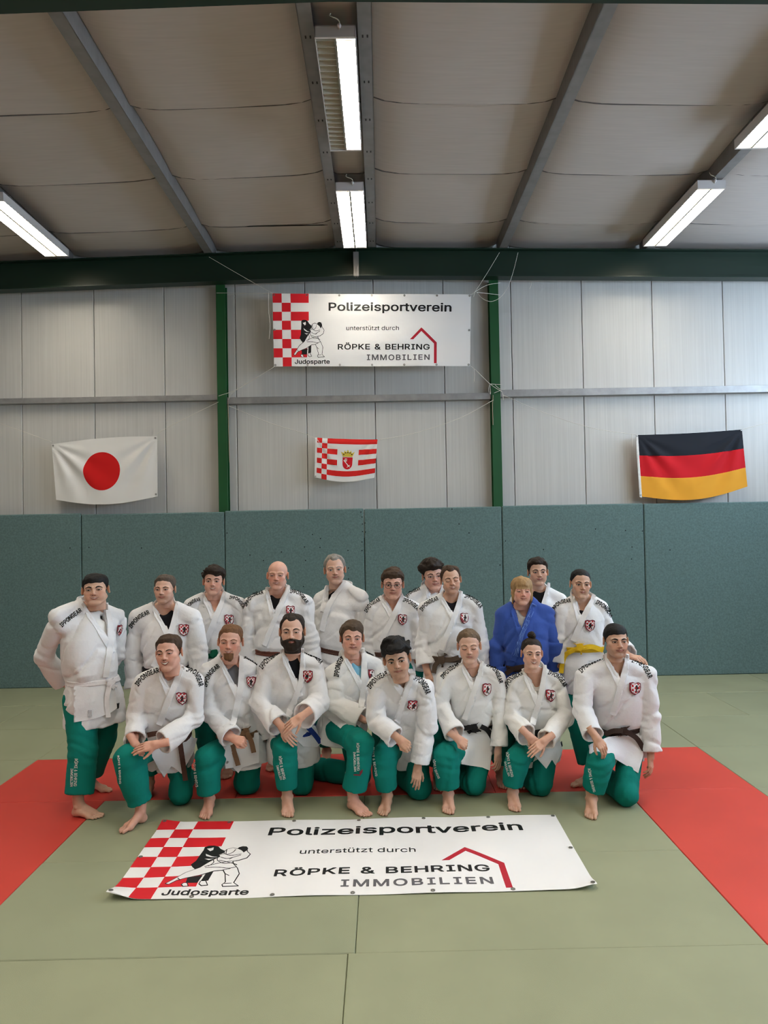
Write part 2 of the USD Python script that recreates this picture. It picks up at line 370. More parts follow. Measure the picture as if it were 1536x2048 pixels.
for a, b in zip(xb[:-1], xb[1:]):
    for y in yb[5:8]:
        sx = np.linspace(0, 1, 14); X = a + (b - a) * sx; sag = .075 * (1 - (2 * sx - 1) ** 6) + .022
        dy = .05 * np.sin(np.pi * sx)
        obj('seam_shadow_line', tube(np.c_[X, y - dy * 0, zb(X) + ZP + .188 - sag], .0075, 5), M['seam_shade'], ceil)  # thin dark cord drawn as the shadow line of each sheet overlap
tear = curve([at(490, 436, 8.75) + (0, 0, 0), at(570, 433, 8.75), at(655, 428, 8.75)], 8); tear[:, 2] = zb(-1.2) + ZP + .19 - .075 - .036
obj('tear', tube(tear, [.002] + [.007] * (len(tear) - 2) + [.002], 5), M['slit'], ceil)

# ceiling lights
LW, LL = .30, 1.57
def make_light(label, dead=False):
    t = thing('ceiling_light', label, 'ceiling light'); w = LW / 2; h = .09
    obj('housing', cat_m([box(-w, w, 0, LL, h - .006, h), box(-w, -w + .006, 0, LL, 0, h), box(w - .006, w, 0, LL, 0, h), box(-w, w, 0, .02, 0, h, .002), box(-w, w, LL - .02, LL, 0, h, .002)]), M['lamp_body'], t)
    obj('divider', box(-.007, .007, .02, LL - .02, .0, h - .006), M['blade'], t)
    for s in (-1, 1):
        x0, x1 = sorted((s * .008, s * (w - .008)))
        if dead and s < 0:
            obj('reflector', box(x0, x1, .02, LL - .02, .05, .056), M['louver'], t, label='unlit reflector')
        else:
            obj('lit_panel', box(x0, x1, .02, LL - .02, .03, .036), M['lamp_on'], t)
        n = 22; b0 = None
        for k in range(n):
            y = .04 + (LL - .08) * k / (n - 1)
            obj('louver_blade', box(x0, x1, y - .0012, y + .0012, .002, .028 if not (dead and s < 0) else .045), M['louver'] if dead and s < 0 else M['blade'], t)
    obj('cable', tube(curve([(.03, -.004, .05), (.03, -.03, .10), (-.03, -.05, .12), (-.03, -.02, .16)], 6), .004, 6), M['louver'], t)
    bulb = trimesh.creation.icosphere(2, .016); bulb.apply_translation((.03, -.012, .075)); obj('starter_cap', bulb, M['lamp_body'], t)
    for hx in (-.11, .07):
        for hy in (.2, LL - .24): obj('hanger', box(hx, hx + .04, hy, hy + .04, h, .145), M['purlin'], t)
    return t
ZL = lambda x: zb(x) + ZP - .145 + (.04 if abs(x) > 2 else 0)
lab = {(1, 0): 'lit louvred ceiling light under the ridge, the one nearer the wall', (0, 1): 'lit louvred ceiling light at the left edge of the picture',
       (2, 0): 'lit louvred ceiling light right of the ridge, nearer the back wall', (2, 1): 'lit louvred ceiling light cut off by the right edge'}
ld = make_light('louvred ceiling light under the ridge with its left half unlit', True)
UsdGeom.XformCommonAPI(ld).SetTranslate(Gf.Vec3d(XR0, 5.07, ZL(XR0)))
l0 = make_light(lab[(1, 0)]); UsdGeom.XformCommonAPI(l0).SetTranslate(Gf.Vec3d(XR0, 7.42, ZL(XR0)))
for i, x in enumerate((-4.08, XR0, 3.57)):
    for j in range(6):
        y = 7.42 - 2.35 * j
        if i == 1 and j < 2: continue
        if i == 0 and j == 0: lb = lab[(0, 1)]
        elif i == 2 and j < 2: lb = lab[(2, j)]
        else: lb = f"ceiling light outside the picture, {('left', 'ridge', 'right')[i]} row, {('first', 'second', 'third', 'fourth', 'fifth', 'sixth')[j]} from the back wall"
        dup(l0, (x, y, ZL(x)), lb)

# ------------------------------------------------------------------ banners
def P_(*pts): return sg.Polygon(pts)
FIG = dict(
 tori=P_((730,1008),(722,990),(736,962),(722,905),(714,870),(692,826),(640,832),(560,882),(490,908),(442,932),(408,978),(386,966),(428,905),(468,842),(540,785),(568,735),(600,688),(632,650),(622,630),(650,612),(645,580),(655,548),(690,532),(722,548),(745,540),(786,560),(792,590),(818,628),(806,676),(762,706),(726,716),(738,752),(772,802),(797,868),(784,968),(818,1002)),
 tori_hair=P_((722,548),(728,528),(750,516),(776,522),(790,548),(786,580),(772,604),(752,572)),
 uke=P_((503,545),(500,505),(522,486),(560,486),(590,504),(612,540),(650,575),(640,600),(618,622),(632,648),(598,690),(576,752),(520,806),(492,772),(472,738),(492,690),(496,620)),
 face=P_((520,528),(544,524),(560,512),(566,548),(550,566)),
 stripe=P_((530,600),(580,640),(620,655),(575,652),(540,630)), stripe2=P_((540,668),(580,676),(600,672),(572,690)),
 leg1=P_((598,846),(636,830),(630,944),(588,948)), leg2=P_((498,908),(582,882),(572,968),(504,968)),
 foot1=P_((588,950),(616,948),(638,994),(604,1000),(586,980)), foot2=P_((492,966),(512,968),(528,1002),(500,1006),(484,984)))
LINES = [[(620,650),(628,700),(680,745),(735,735)],[(640,700),(700,730),(760,760)],[(568,775),(640,740),(720,715)],[(575,790),(650,790),(720,805),(762,790)],[(690,826),(730,810)],[(650,612),(700,640),(760,625)],[(655,560),(665,620),(700,600),(712,560)],[(714,870),(740,890)],[(640,660),(690,680),(760,640)],[(700,690),(720,665)],[(520,700),(560,720)],[(440,905),(460,930)],[(728,978),(772,975)],[(600,690),(610,730),(590,770)]]
def make_banner(F, label, name='banner'):
    t = thing(name, label, 'banner'); Wb, Hb = 2.766, 1.02
    sc = lambda g: affinity.affine_transform(g, [.001, 0, 0, -.001, -.105, .115])      # crop units -> metres from the top left corner
    Q = lambda x0, y0, x1, y1: sg.box(x0, -y1, x1, -y0)
    obj('sheet', printed(Q(0, 0, Wb, Hb), F, .03, 0, .002), M['vinyl'], t, smooth=60)
    c = [0, .125, .25, .502]; r = .1275
    for k in range(8):
        if k % 2 == 0:
            obj('red_check', printed(Q(c[0], k * r, c[1], min(Hb, (k + 1) * r)), F, .03, .0012), M['print_red'], t, smooth=60)
            g = Q(c[2], k * r, c[3] if k < 6 else .47, (k + 1) * r)
            if k == 4: g = Q(c[2], k * r, .40, (k + 1) * r)
            obj('red_check', printed(g, F, .03, .0012), M['print_red'], t, smooth=60)
        else:
            obj('red_check', printed(Q(c[1], k * r, c[2], min(Hb, (k + 1) * r)), F, .03, .0012), M['print_red'], t, smooth=60)
    em = thing('judo_emblem', parent=t, label='black and white drawing of two judo fighters')
    def pr(name, g, h, lift, m): obj(name, printed(sc(g), F, h, lift), M[m], em)
    for k in ('tori', 'foot1', 'foot2'): pr('outline', FIG[k].buffer(3.5), .03, .0014, 'print_black')
    for k, n in (('uke', 'dark_figure'), ('leg1', 'dark_leg'), ('leg2', 'dark_leg')): pr(n, FIG[k], .03, .0014, 'print_black')
    for k, n in (('tori', 'white_figure'), ('foot1', 'foot'), ('foot2', 'foot')): pr(n, FIG[k].buffer(-2.5), .03, .0020, 'vinyl')
    for k in ('face', 'stripe', 'stripe2'): pr('white_fold', FIG[k], .02, .0020, 'vinyl')
    pr('hair', FIG['tori_hair'], .02, .0026, 'print_black')
    for l in LINES: pr('ink_line', sg.LineString(curve(l, 5)).buffer(2.6), .02, .0026, 'print_black')
    hs = P_((625,758),(785,590),(1003,800),(1003,1095),(965,1095),(965,815),(785,640),(672,758))
    obj('roof_logo', printed(affinity.affine_transform(hs, [.001, 0, 0, -.001, 1.291, .115]), F, .05, .0010), M['print_crimson'], t)
    for tx, x0, x1, b, cap, bold, sp, m in (('Polizeisportverein', .780, 2.496, .240, .112, True, 0, 'print_black'), ('unterstützt durch', 1.025, 1.761, .513, .060, False, .0, 'print_black'),
            ('RÖPKE & BEHRING', .903, 2.194, .785, .074, True, .17, 'print_black'), ('IMMOBILIEN', 1.310, 2.194, .932, .074, True, .28, 'print_grey'), ('Judosparte', .295, .788, .983, .058, True, 0, 'print_black')):
        obj('lettering', text_on(tx, F, x0, x1, -b, cap, bold, sp, .0016, .0008), M[m], t)
    for x, y in [(.02 + .4544 * k, yy) for k in range(7) for yy in (.02, Hb - .02)] + [(.02, Hb / 2), (Wb - .02, Hb / 2)]:
        X, N = F(np.array([[x, -y]])); m = trimesh.creation.annulus(.006, .013, .004); z = N[0]
        m.apply_transform(trimesh.geometry.align_vectors([0, 0, 1], z)); m.apply_translation(X[0] + z * .002); obj('grommet', m, M['brass'], t)
    return t
# hanging on strings in front of the wall
TL, TR, BR, BL = at(545, 587, 9.27), at(942, 589, 9.27), at(940, 732, 9.27), at(548, 733, 9.27)
def F_wall(p):
    s, t = p[:, :1] / 2.766, -p[:, 1:2] / 1.02
    f = lambda s, t: (TL * (1 - s) + TR * s) * (1 - t) + (BL * (1 - s) + BR * s) * t + np.concatenate([0 * s, -.012 * np.sin(np.pi * s) * np.sin(np.pi * t) + .006 * np.sin(5 * s + 9 * t + 6 * s * t) - .010 * np.exp(-((s - .42 - .35 * t) / .05) ** 2) * t, 0 * s], 1)
    X = f(s, t); N = np.cross(f(s + .004, t) - f(s - .004, t), f(s, t - .004) - f(s, t + .004)); N /= np.linalg.norm(N, axis=1)[:, None]
    return X, N
make_banner(F_wall, 'white sponsor banner with red checks hanging high on strings before the wall')
fTL, fTR, fBR, fBL = [onfloor(*q) for q in ((325, 1647), (1110, 1631), (1195, 1780), (212, 1803))]
def F_floor(p):
    s, t = p[:, :1] / 2.766, -p[:, 1:2] / 1.02
    def f(s, t):
        q = (fTL * (1 - s) + fTR * s) * (1 - t) + (fBL * (1 - s) + fBR * s) * t
        z = .0055 + .0025 * np.sin(11 * s + 2 * t) * np.sin(7 * t + 4 * s) + .0025 * np.sin(23 * s + 5 * t)
        d = np.hypot(s * 2.766, (1 - t) * 1.02); z = z + .05 * np.exp(-(d / .11) ** 2); d = np.hypot((1 - s) * 2.766, (1 - t) * 1.02); z = z + .03 * np.exp(-(d / .09) ** 2)
        d = np.hypot(s * 2.766, t * 1.02); z = z + .02 * np.exp(-(d / .09) ** 2)
        return np.concatenate([q[:, :2], q[:, 2:] + z], 1)
    X = f(s, t); N = np.cross(f(s + .004, t) - f(s - .004, t), f(s, t - .004) - f(s, t + .004)); N /= np.linalg.norm(N, axis=1)[:, None]
    return X, N
make_banner(F_floor, 'white sponsor banner with red checks lying flat on the mats before the group')

# ------------------------------------------------------------------ flags
def quad_F(c, depth, folds):
    tl, tr, br, bl = c
    def f(s, t):
        q = (tl * (1 - s) + tr * s) * (1 - t) + (bl * (1 - s) + br * s) * t
        dz, dy = folds(s, t)
        return q + np.concatenate([0 * s, dy, dz], 1)
    def F(p):
        s, t = p[:, :1], p[:, 1:2]; e = .004
        X = f(s, t); N = np.cross(f(s + e, t) - f(s - e, t), f(s, t - e) - f(s, t + e)); N /= np.linalg.norm(N, axis=1)[:, None]
        return X, N
    return F
def corner_fold(s, t, cx, a):          # ridges radiating from a top corner
    dx = np.abs(s - cx) * 1.6 + 1e-4; an = np.arctan2(t, dx); r = np.hypot(t, dx)
    return a * np.sin(an * 13 + .6) * np.exp(-((an - .95) / .5) ** 2) * np.clip(r * 2.0, 0, 1) * np.exp(-(r / .9) ** 2)
YF = 9.40
def fl_jp(s, t): return .055 * np.sin(np.pi * s) * (-t * 2.1 + .55 * (t < 9)) - .03, corner_fold(s, t, 0, .030) + corner_fold(s, t, 1, .022) - .03 * np.sin(np.pi * s) * t
jp = [at(103, 884, YF), at(314, 868, YF), at(315, 988, YF), at(112, 995, YF)]
F = quad_F(jp, YF, fl_jp)
t = thing('flag', 'white flag with a red disc hanging on the left of the wall', 'flag')
obj('cloth', printed(sg.box(0, 0, 1, 1), F, .022, 0, .003), M['flag_white'], t, smooth=80)
disc = affinity.scale(sg.Point(.468, .50).buffer(1, 40), .176, .288)
obj('red_disc', printed(disc, F, .022, .0015, .002), M['flag_red'], t, smooth=80)
def ring_at(t, p, N=(0, -1, 0), r=.012):
    m = trimesh.creation.annulus(r * .45, r, .004); m.apply_transform(trimesh.geometry.align_vectors([0, 0, 1], N)); m.apply_translation(p); obj('grommet', m, M['brass'], t)
for s, q in ((.015, .03), (.985, .03), (.985, .96)): ring_at(t, F(np.array([[s, q]]))[0][0] + (0, -.005, 0))

def fl_br(s, t): return -.09 * np.sin(np.pi * s) * (.10 + t * .55) + .01, .010 * np.sin(9 * s + 4 * t) + corner_fold(s, t, 1, .016) + corner_fold(s, t, 0, .012) + .02 * np.exp(-(t / .05) ** 2)
br = [at(630, 876, YF), at(755, 880, YF), at(749, 957, YF), at(629, 956, YF)]
F = quad_F(br, YF, fl_br)
t = thing('flag', 'small red and white striped flag with checks and crowned shield under the banner', 'flag')
obj('cloth', printed(sg.box(0, 0, 1, 1), F, .025, 0, .003), M['flag_white'], t, smooth=80)
r8 = 1 / 8
for k in range(0, 8):
    y0, y1 = k * r8, (k + 1) * r8
    if k % 2 == 0: obj('red_check', printed(sg.box(.035, y0, .115, y1), F, .025, .0015, .002), M['flag_bremen'], t, smooth=80)
    else: obj('red_check', printed(sg.box(.115, y0, .20, y1), F, .025, .0015, .002), M['flag_bremen'], t, smooth=80)
for k in (0, 6): obj('red_stripe', printed(sg.box(.20, k * r8, 1, (k + 1) * r8), F, .025, .0015, .002), M['flag_bremen'], t, smooth=80)
for k in (2, 4):
    obj('red_stripe', printed(sg.box(.20, k * r8, .365, (k + 1) * r8), F, .025, .0015, .002), M['flag_bremen'], t, smooth=80)
    obj('red_stripe', printed(sg.box(.71, k * r8, 1, (k + 1) * r8), F, .025, .0015, .002), M['flag_bremen'], t, smooth=80)
cr = thing('coat_of_arms', parent=t, label='red shield with silver key under a gold crown')
shield = P_((.455, .43), (.615, .43), (.615, .58), *[(.535 + .08 * math.cos(a), .58 + .13 * math.sin(a)) for a in np.linspace(0, math.pi, 14)], (.455, .58))
obj('shield', printed(shield, F, .02, .003, .002), M['crest_red'], cr, smooth=80)
key = sg.LineString([(.475, .50), (.555, .63)]).buffer(.007).union(sg.box(.49, .455, .525, .52).difference(sg.box(.50, .47, .515, .50))).union(sg.LineString([(.53, .66), (.575, .61)]).buffer(.005)).union(sg.LineString([(.535, .615), (.575, .655)]).buffer(.005))
obj('key', printed(key, F, .02, .0045, .002), M['flag_white'], cr)
crown = P_((.46, .415), (.61, .415), (.645, .30), (.60, .335), (.585, .27), (.56, .32), (.535, .25), (.51, .32), (.485, .27), (.47, .335), (.425, .30))
obj('crown', printed(crown, F, .02, .003, .002), M['crown_gold'], cr)
obj('crown_jewels', cat_m([printed(sg.Point(x, y).buffer(.012, 3), F, .02, .0045, .002) for x, y in ((.47, .36), (.50, .325), (.535, .32), (.57, .325), (.60, .36))]), M['print_black'], cr)
ring_at(t, F(np.array([[.02, .97]]))[0][0] + (0, -.004, 0), r=.008)

def fl_de(s, t): return -.10 * np.sin(np.pi * s) * (.12 + t * .95) + .03 * t * (s > .8) * 0, corner_fold(s, t, 1, .03) + corner_fold(s, t, 0, .022) - .02 * np.sin(np.pi * s) * t
de = [at(1276, 870, YF), at(1484, 859, YF), at(1495, 973, YF), at(1284, 993, YF)]
F = quad_F(de, YF, fl_de)
t = thing('flag', 'black, red and gold tricolour flag hanging on the right of the wall', 'flag')
for k, m in enumerate(('flag_black', 'flag_red', 'flag_gold')):
    obj(('black_stripe', 'red_stripe', 'gold_stripe')[k], printed(sg.box(.0, k / 3, 1, (k + 1) / 3), F, .022, 0, .003), M[m if k != 1 else 'crest_red'], t, smooth=80)
obj('white_hem', printed(sg.box(-.022, 0, .0, 1.02), F, .022, .001, .005), M['flag_white'], t, smooth=80)
for s, q in ((-.01, .02), (.99, .015), (-.01, .98)): ring_at(t, F(np.array([[s, q]]))[0][0] + (0, -.006, 0), r=.009)

# ------------------------------------------------------------------ strings
def rope(label, lines, r=.0035, m='rope', name='string'):
    t = thing(name, label, 'string')
    for l in lines:
        obj('strand', tube(curve([at(*p) for p in l], 8), r, 5), M[m], t)
rope('pale string from the roof beam to the upper left corner of the banner', [[(418, 514, 9.27), (480, 550, 9.26), (545, 587, 9.26)], [(433, 586, 9.44), (490, 586, 9.36), (545, 587, 9.26)], [(455, 590, 9.45), (500, 586, 9.36), (545, 588, 9.26)], [(537, 585, 9.26), (537, 620, 9.26), (540, 650, 9.26), (538, 678, 9.26)]])
rope('pale string from the lower left banner corner to the left green post', [[(548, 733, 9.26), (538, 740, 9.27), (475, 778, 9.40), (437, 792, 9.44)], [(538, 740, 9.27), (470, 782, 9.40), (456, 800, 9.45)]])
rope('pale strings looping from the upper right banner corner over the right post', [[(942, 589, 9.26), (950, 583, 9.26), (975, 545, 9.26), (999, 505, 9.27)], [(950, 583, 9.26), (975, 570, 9.35), (1000, 566, 9.44)], [(950, 584, 9.26), (975, 587, 9.35), (1000, 590, 9.44)], [(953, 584, 9.26), (965, 597, 9.26), (982, 603, 9.26), (1000, 595, 9.27), (1015, 575, 9.27), (1026, 545, 9.27), (1036, 505, 9.27)], [(1062, 563, 9.45), (1062, 570, 9.45), (1059, 578, 9.45)], [(950, 583, 9.26), (947, 594, 9.26)]])
rope('knotted pale string from the lower right banner corner to the right post', [[(940, 732, 9.26), (950, 739, 9.27), (980, 768, 9.40), (1003, 783, 9.45)], [(980, 768, 9.42), (1004, 769, 9.44)], [(948, 738, 9.26), (949, 750, 9.26), (948, 763, 9.26)], [(979, 768, 9.42), (977, 780, 9.42), (981, 788, 9.42), (980, 770, 9.42)], [(990, 770, 9.44), (1000, 778, 9.45), (1010, 779, 9.47)], [(988, 786, 9.45), (1003, 782, 9.45), (1007, 800, 9.45)]])
rope('string holding the red-disc flag to the left edge', [[(103, 884, 9.39), (60, 868, 9.39), (-30, 836, 9.39)]])
rope('string between the red-disc flag and the left green post', [[(314, 867, 9.39), (360, 842, 9.41), (437, 804, 9.45)]])
rope('string between the left green post and the small striped flag', [[(458, 812, 9.45), (540, 846, 9.41), (600, 864, 9.40), (630, 876, 9.39)]])
rope('string between the small striped flag and the right green post', [[(755, 880, 9.39), (830, 866, 9.40), (920, 836, 9.42), (987, 800, 9.45)]])
rope('string between the right green post and the tricolour flag', [[(1006, 790, 9.45), (1080, 822, 9.43), (1180, 855, 9.41), (1276, 870, 9.39)], [(1264, 869, 9.39), (1264, 880, 9.39), (1264, 893, 9.39)]])
rope('thin string from the tricolour flag to the right edge', [[(1484, 859, 9.39), (1510, 852, 9.39), (1560, 840, 9.39)]])
rope('frayed tan cord hanging down the left green post', [[(456, 800, 9.45), (457, 850, 9.455), (459, 925, 9.46)]], .005, 'rope_tan', 'cord')
rope('frayed tan cord hanging down the right green post', [[(986, 790, 9.45), (985, 815, 9.455), (986, 850, 9.46)]], .006, 'rope_tan', 'cord')
# ================================================================== surfaces from distance fields (figures and clothes)
f32 = np.float32
def V3(*a): return np.array(a, float)
def unit(v): v = np.asarray(v, float); return v / np.linalg.norm(v)
_nv = gaussian_filter(np.random.default_rng(5).standard_normal((48, 48, 48)), 1.6, mode='wrap'); _nv = (_nv / _nv.std()).astype(f32)
def nz(p, fx, fy=None, fz=None, off=0.0):              # smooth noise about +-1; fx, fy, fz: cells per metre
    fy = fx if fy is None else fy; fz = fx if fz is None else fz
    q = np.stack([p[:, 0] * fx * 3.2 + off * 7.1, p[:, 1] * fy * 3.2 + off * 3.3, p[:, 2] * fz * 3.2 + off * 5.7])
    return map_coordinates(_nv, q, order=1, mode='grid-wrap').clip(-2, 2)
def crease(n, w=.28): return np.exp(-(n / w) ** 2)
def cap(p, a, b, ra, rb=None):
    rb = ra if rb is None else rb
    a = np.asarray(a, f32); ab = np.asarray(b, f32) - a
    q = p - a; t = np.clip(q @ ab / max(float(ab @ ab), 1e-9), 0, 1)
    q = q - t[:, None] * ab
    return np.sqrt(np.einsum('ij,ij->i', q, q)) - (ra + (rb - ra) * t)
def ell(p, c, r, R=None):
    q = p - np.asarray(c, f32)
    if R is not None: q = q @ np.asarray(R, f32).T
    r = np.asarray(r, f32); k = np.sqrt(((q / r) ** 2).sum(1)); g = np.sqrt(((q / (r * r)) ** 2).sum(1)) + 1e-9
    return k * (k - 1) / g
def smin(a, b, k):
    h = np.clip(.5 + .5 * (b - a) / k, 0, 1)
    return b + (a - b) * h - k * h * (1 - h)
def smax(a, b, k): return -smin(-a, -b, k)
class Field:
    """A distance field on a grid, fine near its surface."""
    def __init__(self, f, lo, hi, h, c=4, margin=2.0):
        lo, hi = np.asarray(lo, float), np.asarray(hi, float)
        n = np.ceil((hi - lo) / (h * c)).astype(int) + 1
        self.lo, self.h = lo, h
        ax = [lo[k] + np.arange(n[k]) * h * c for k in range(3)]
        P = np.stack(np.meshgrid(*ax, indexing='ij'), -1).reshape(-1, 3).astype(f32)
        dc = f(P).reshape(n)
        a = np.abs(dc); m = a[:-1, :-1, :-1].copy()
        for i, j, k in np.ndindex(2, 2, 2): m = np.minimum(m, a[i:n[0] - 1 + i, j:n[1] - 1 + j, k:n[2] - 1 + k])
        near = m < h * c * margin
        N = (n - 1) * c + 1
        g = dc.astype(f32)
        for k in range(3):
            i = np.arange(N[k]) / c; i0 = np.minimum(i.astype(int), n[k] - 2); t = (i - i0).astype(f32); t = t.reshape([-1 if q == k else 1 for q in range(3)])
            g = np.take(g, i0, k) * (1 - t) + np.take(g, i0 + 1, k) * t
        fm = np.zeros(N, bool)
        ii = near.repeat(c, 0).repeat(c, 1).repeat(c, 2)
        for i, j, k in np.ndindex(2, 2, 2): fm[i:N[0] - 1 + i, j:N[1] - 1 + j, k:N[2] - 1 + k] |= ii
        idx = np.argwhere(fm)
        g[fm] = f((lo + idx * h).astype(f32))
        self.g, self.N = g, N
    def __call__(self, p):
        q = ((np.asarray(p) - self.lo) / self.h).T
        o = np.maximum(np.maximum(-q, q - (self.N - 1)[:, None]), 0)
        return map_coordinates(self.g, q, order=1, mode='nearest') + np.sqrt((o * o).sum(0)) * self.h
    def mesh(self):
        g = self.g.copy(); g[g == 0] = 1e-6
        for k in range(3):
            sl = [slice(None)] * 3
            for e in (0, -1): sl[k] = e; g[tuple(sl)] = np.maximum(g[tuple(sl)], 1e-4)
        s = g < 0; n = np.array(g.shape)
        c = np.zeros(n - 1, np.int8)
        for i, j, k in np.ndindex(2, 2, 2): c += s[i:n[0] - 1 + i, j:n[1] - 1 + j, k:n[2] - 1 + k]
        act = np.argwhere((c > 0) & (c < 8))
        if not len(act): return trimesh.Trimesh()
        cor = np.array(list(np.ndindex(2, 2, 2)))
        val = np.stack([g[tuple((act + o).T)] for o in cor], 1)
        pos = np.zeros((len(act), 3)); cnt = np.zeros(len(act))
        for a in range(8):
            for b in range(a + 1, 8):
                if np.abs(cor[a] - cor[b]).sum() != 1: continue
                x = (val[:, a] < 0) != (val[:, b] < 0)
                t = val[x, a] / (val[x, a] - val[x, b])
                pos[x] += cor[a] + t[:, None] * (cor[b] - cor[a]); cnt[x] += 1
        v = self.lo + (act + pos / cnt[:, None]) * self.h
        idm = np.full(n - 1, -1, np.int64); idm[tuple(act.T)] = np.arange(len(act))
        F = []
        for k in range(3):
            a, b = [(1, 2), (2, 0), (0, 1)][k]
            lo = [slice(1, -1)] * 3; lo[k] = slice(0, -1)
            hi = list(lo); hi[k] = slice(1, None)
            s0, s1 = s[tuple(lo)], s[tuple(hi)]
            e = np.argwhere(s0 != s1)
            if not len(e): continue
            off = np.ones(3, int); off[k] = 0; e = e + off
            inside = s[tuple(e.T)]
            da, db = np.eye(3, dtype=int)[a], np.eye(3, dtype=int)[b]
            q = np.stack([idm[tuple((e - da - db).T)], idm[tuple((e - db).T)], idm[tuple(e.T)], idm[tuple((e - da).T)]], 1)
            q[~inside] = q[~inside][:, ::-1]
            F += [q[:, [0, 1, 2]], q[:, [0, 2, 3]]]
        return trimesh.Trimesh(v, np.vstack(F), process=False)
    def normal(self, p, e=None):
        e = e or self.h * .8; p = np.asarray(p)
        g = np.stack([self(p + d * e) - self(p - d * e) for d in np.eye(3)], 1)
        return g / (np.linalg.norm(g, axis=1)[:, None] + 1e-9)
class Both:                                             # the union of fields, for draping
    def __init__(self, *fs): self.fs = fs; self.h = max(f.h for f in fs)
    def __call__(self, p): return np.min([f(p) for f in self.fs], 0)
    normal = Field.normal
def march(F, O, D, t0, n=46, t1=9.0):
    t = np.array(np.broadcast_to(t0, (len(D),)), float); bt, bd = t.copy(), np.full(len(D), 9.0); live = np.ones(len(D), bool)
    for _ in range(n):
        i = np.nonzero(live)[0]
        if not len(i): break
        d = F(O[i] + D[i] * t[i, None])
        better = d < bd[i]; bt[i[better]] = t[i[better]]; bd[i[better]] = d[better]
        t[i] += np.maximum(d * .8, -.01); live[i] = (np.abs(d) > .0006) & (t[i] < t1)
    return bt, bd
def px_rays(p):
    D = np.stack([(p[:, 0] - W / 2) / FPX, np.ones(len(p)), -(p[:, 1] - H / 2) / FPX], 1) @ CM
    return np.broadcast_to(CAM, D.shape), D / np.linalg.norm(D, axis=1)[:, None]
def drape(poly, F, h, Y, lift=.004, thick=.005, tension=0, relax=2, trim=False, missY=None, flat=False):
    """A cloth piece whose outline is given in photo pixels, laid from the front onto the field F near depth Y: a solid sheet."""
    P, T = tri2d(poly, h)
    X, N, miss = hang(P, T, F, Y, tension, relax, missY)
    if trim: T = T[~miss[T].any(1)]
    if flat: N = -px_rays(P)[1]
    a, b = X + N * lift, X + N * (lift - thick)
    d = a[T[:, 1]] - a[T[:, 0]]; e = a[T[:, 2]] - a[T[:, 0]]
    if (np.cross(d, e) * N[T[:, 0]]).sum() < 0: T = T[:, ::-1]
    return slab(a, b, T)
def hang(P, T, F, Y, tension=0, relax=2, missY=None):
    O, D = px_rays(P)
    t, d = march(F, O, D, Y / D[:, 1].mean() - .55)
    miss = d > .012
    e = np.vstack([T[:, [0, 1]], T[:, [1, 2]], T[:, [2, 0]]]); e = np.vstack([e, e[:, ::-1]])
    deg = np.bincount(e[:, 0], minlength=len(P)).clip(1)
    avg = lambda x: np.bincount(e[:, 0], weights=x[e[:, 1]], minlength=len(P)) / deg
    if missY is not None and miss.any():
        t[miss] = np.minimum(t[miss], missY / D[miss, 1])
        for _ in range(8): t[miss] = .5 * t[miss] + .5 * avg(t)[miss]
    elif miss.any() and not miss.all():                   # beyond the edge the sheet carries on smoothly
        t[miss] = np.median(t[~miss])
        for _ in range(60): t[miss] = avg(t)[miss]
    for _ in range(tension): t = np.minimum(t, avg(t))
    for _ in range(relax): t = .5 * t + .5 * avg(t)
    X = O + D * t[:, None]
    tri = np.cross(X[T[:, 1]] - X[T[:, 0]], X[T[:, 2]] - X[T[:, 0]])
    N = np.zeros_like(X)
    for k in range(3): np.add.at(N, T[:, k], tri)
    N /= np.linalg.norm(N, axis=1)[:, None] + 1e-12
    N[(N * D).sum(1) > 0] *= -1
    return X, N, miss
def letter_drape(text, F, Y, path, cap_px, bold=True, spacing=0.0, lift=.004, thick=.002, to=None):
    """Lettering whose baseline follows a path in photo pixels, laid on the field."""
    v, f, w = text2d(text, bold, spacing)
    c = curve(path, 12); L = np.r_[0, np.cumsum(np.linalg.norm(np.diff(c, axis=0), axis=1))]
    s = v[:, 0] / w * L[-1]
    B = np.stack([np.interp(s, L, c[:, k]) for k in (0, 1)], 1)
    tg = np.gradient(c, axis=0); tg /= np.linalg.norm(tg, axis=1)[:, None]; tg = np.stack([np.interp(s, L, tg[:, k]) for k in (0, 1)], 1)
    up = np.stack([tg[:, 1], -tg[:, 0]], 1)
    P = B + up * v[:, 1:2] * cap_px
    O, D = px_rays(P); t, d = march(F, O, D, Y / D[:, 1].mean() - .55)
    for _ in range(5):                                  # lettering that would reach past the cloth follows it round
        m = d > .012
        if to is None or not m.any(): break
        P[m] += (np.asarray(to, float) - P[m]) * .025
        O, D = px_rays(P); t[m], d[m] = march(F, O[m], D[m], Y / D[:, 1].mean() - .55)
    X = O + D * t[:, None]; N = F.normal(X, .012); N[(N * D).sum(1) > 0] *= -1
    return trimesh.Trimesh(X + N * (lift - thick * (1 - v[:, 2:3])), f, process=False)
def taubin(m, n=4):
    f = m.faces
    if not len(f): return m
    e = np.vstack([f[:, [0, 1]], f[:, [1, 2]], f[:, [2, 0]]]); e = np.vstack([e, e[:, ::-1]]); v = np.array(m.vertices)
    deg = np.bincount(e[:, 0], minlength=len(v)).clip(1)
    for _ in range(n):
        for lam in (.5, -.53):
            v = v + lam * (np.stack([np.bincount(e[:, 0], weights=v[e[:, 1], k], minlength=len(v)) / deg for k in range(3)], 1) - v)
    return trimesh.Trimesh(v, f, process=False)
def solid_of(m):
    m.merge_vertices()
    return m3.Manifold(m3.Mesh(np.asarray(m.vertices, np.float32), np.asarray(m.faces, np.uint32)))
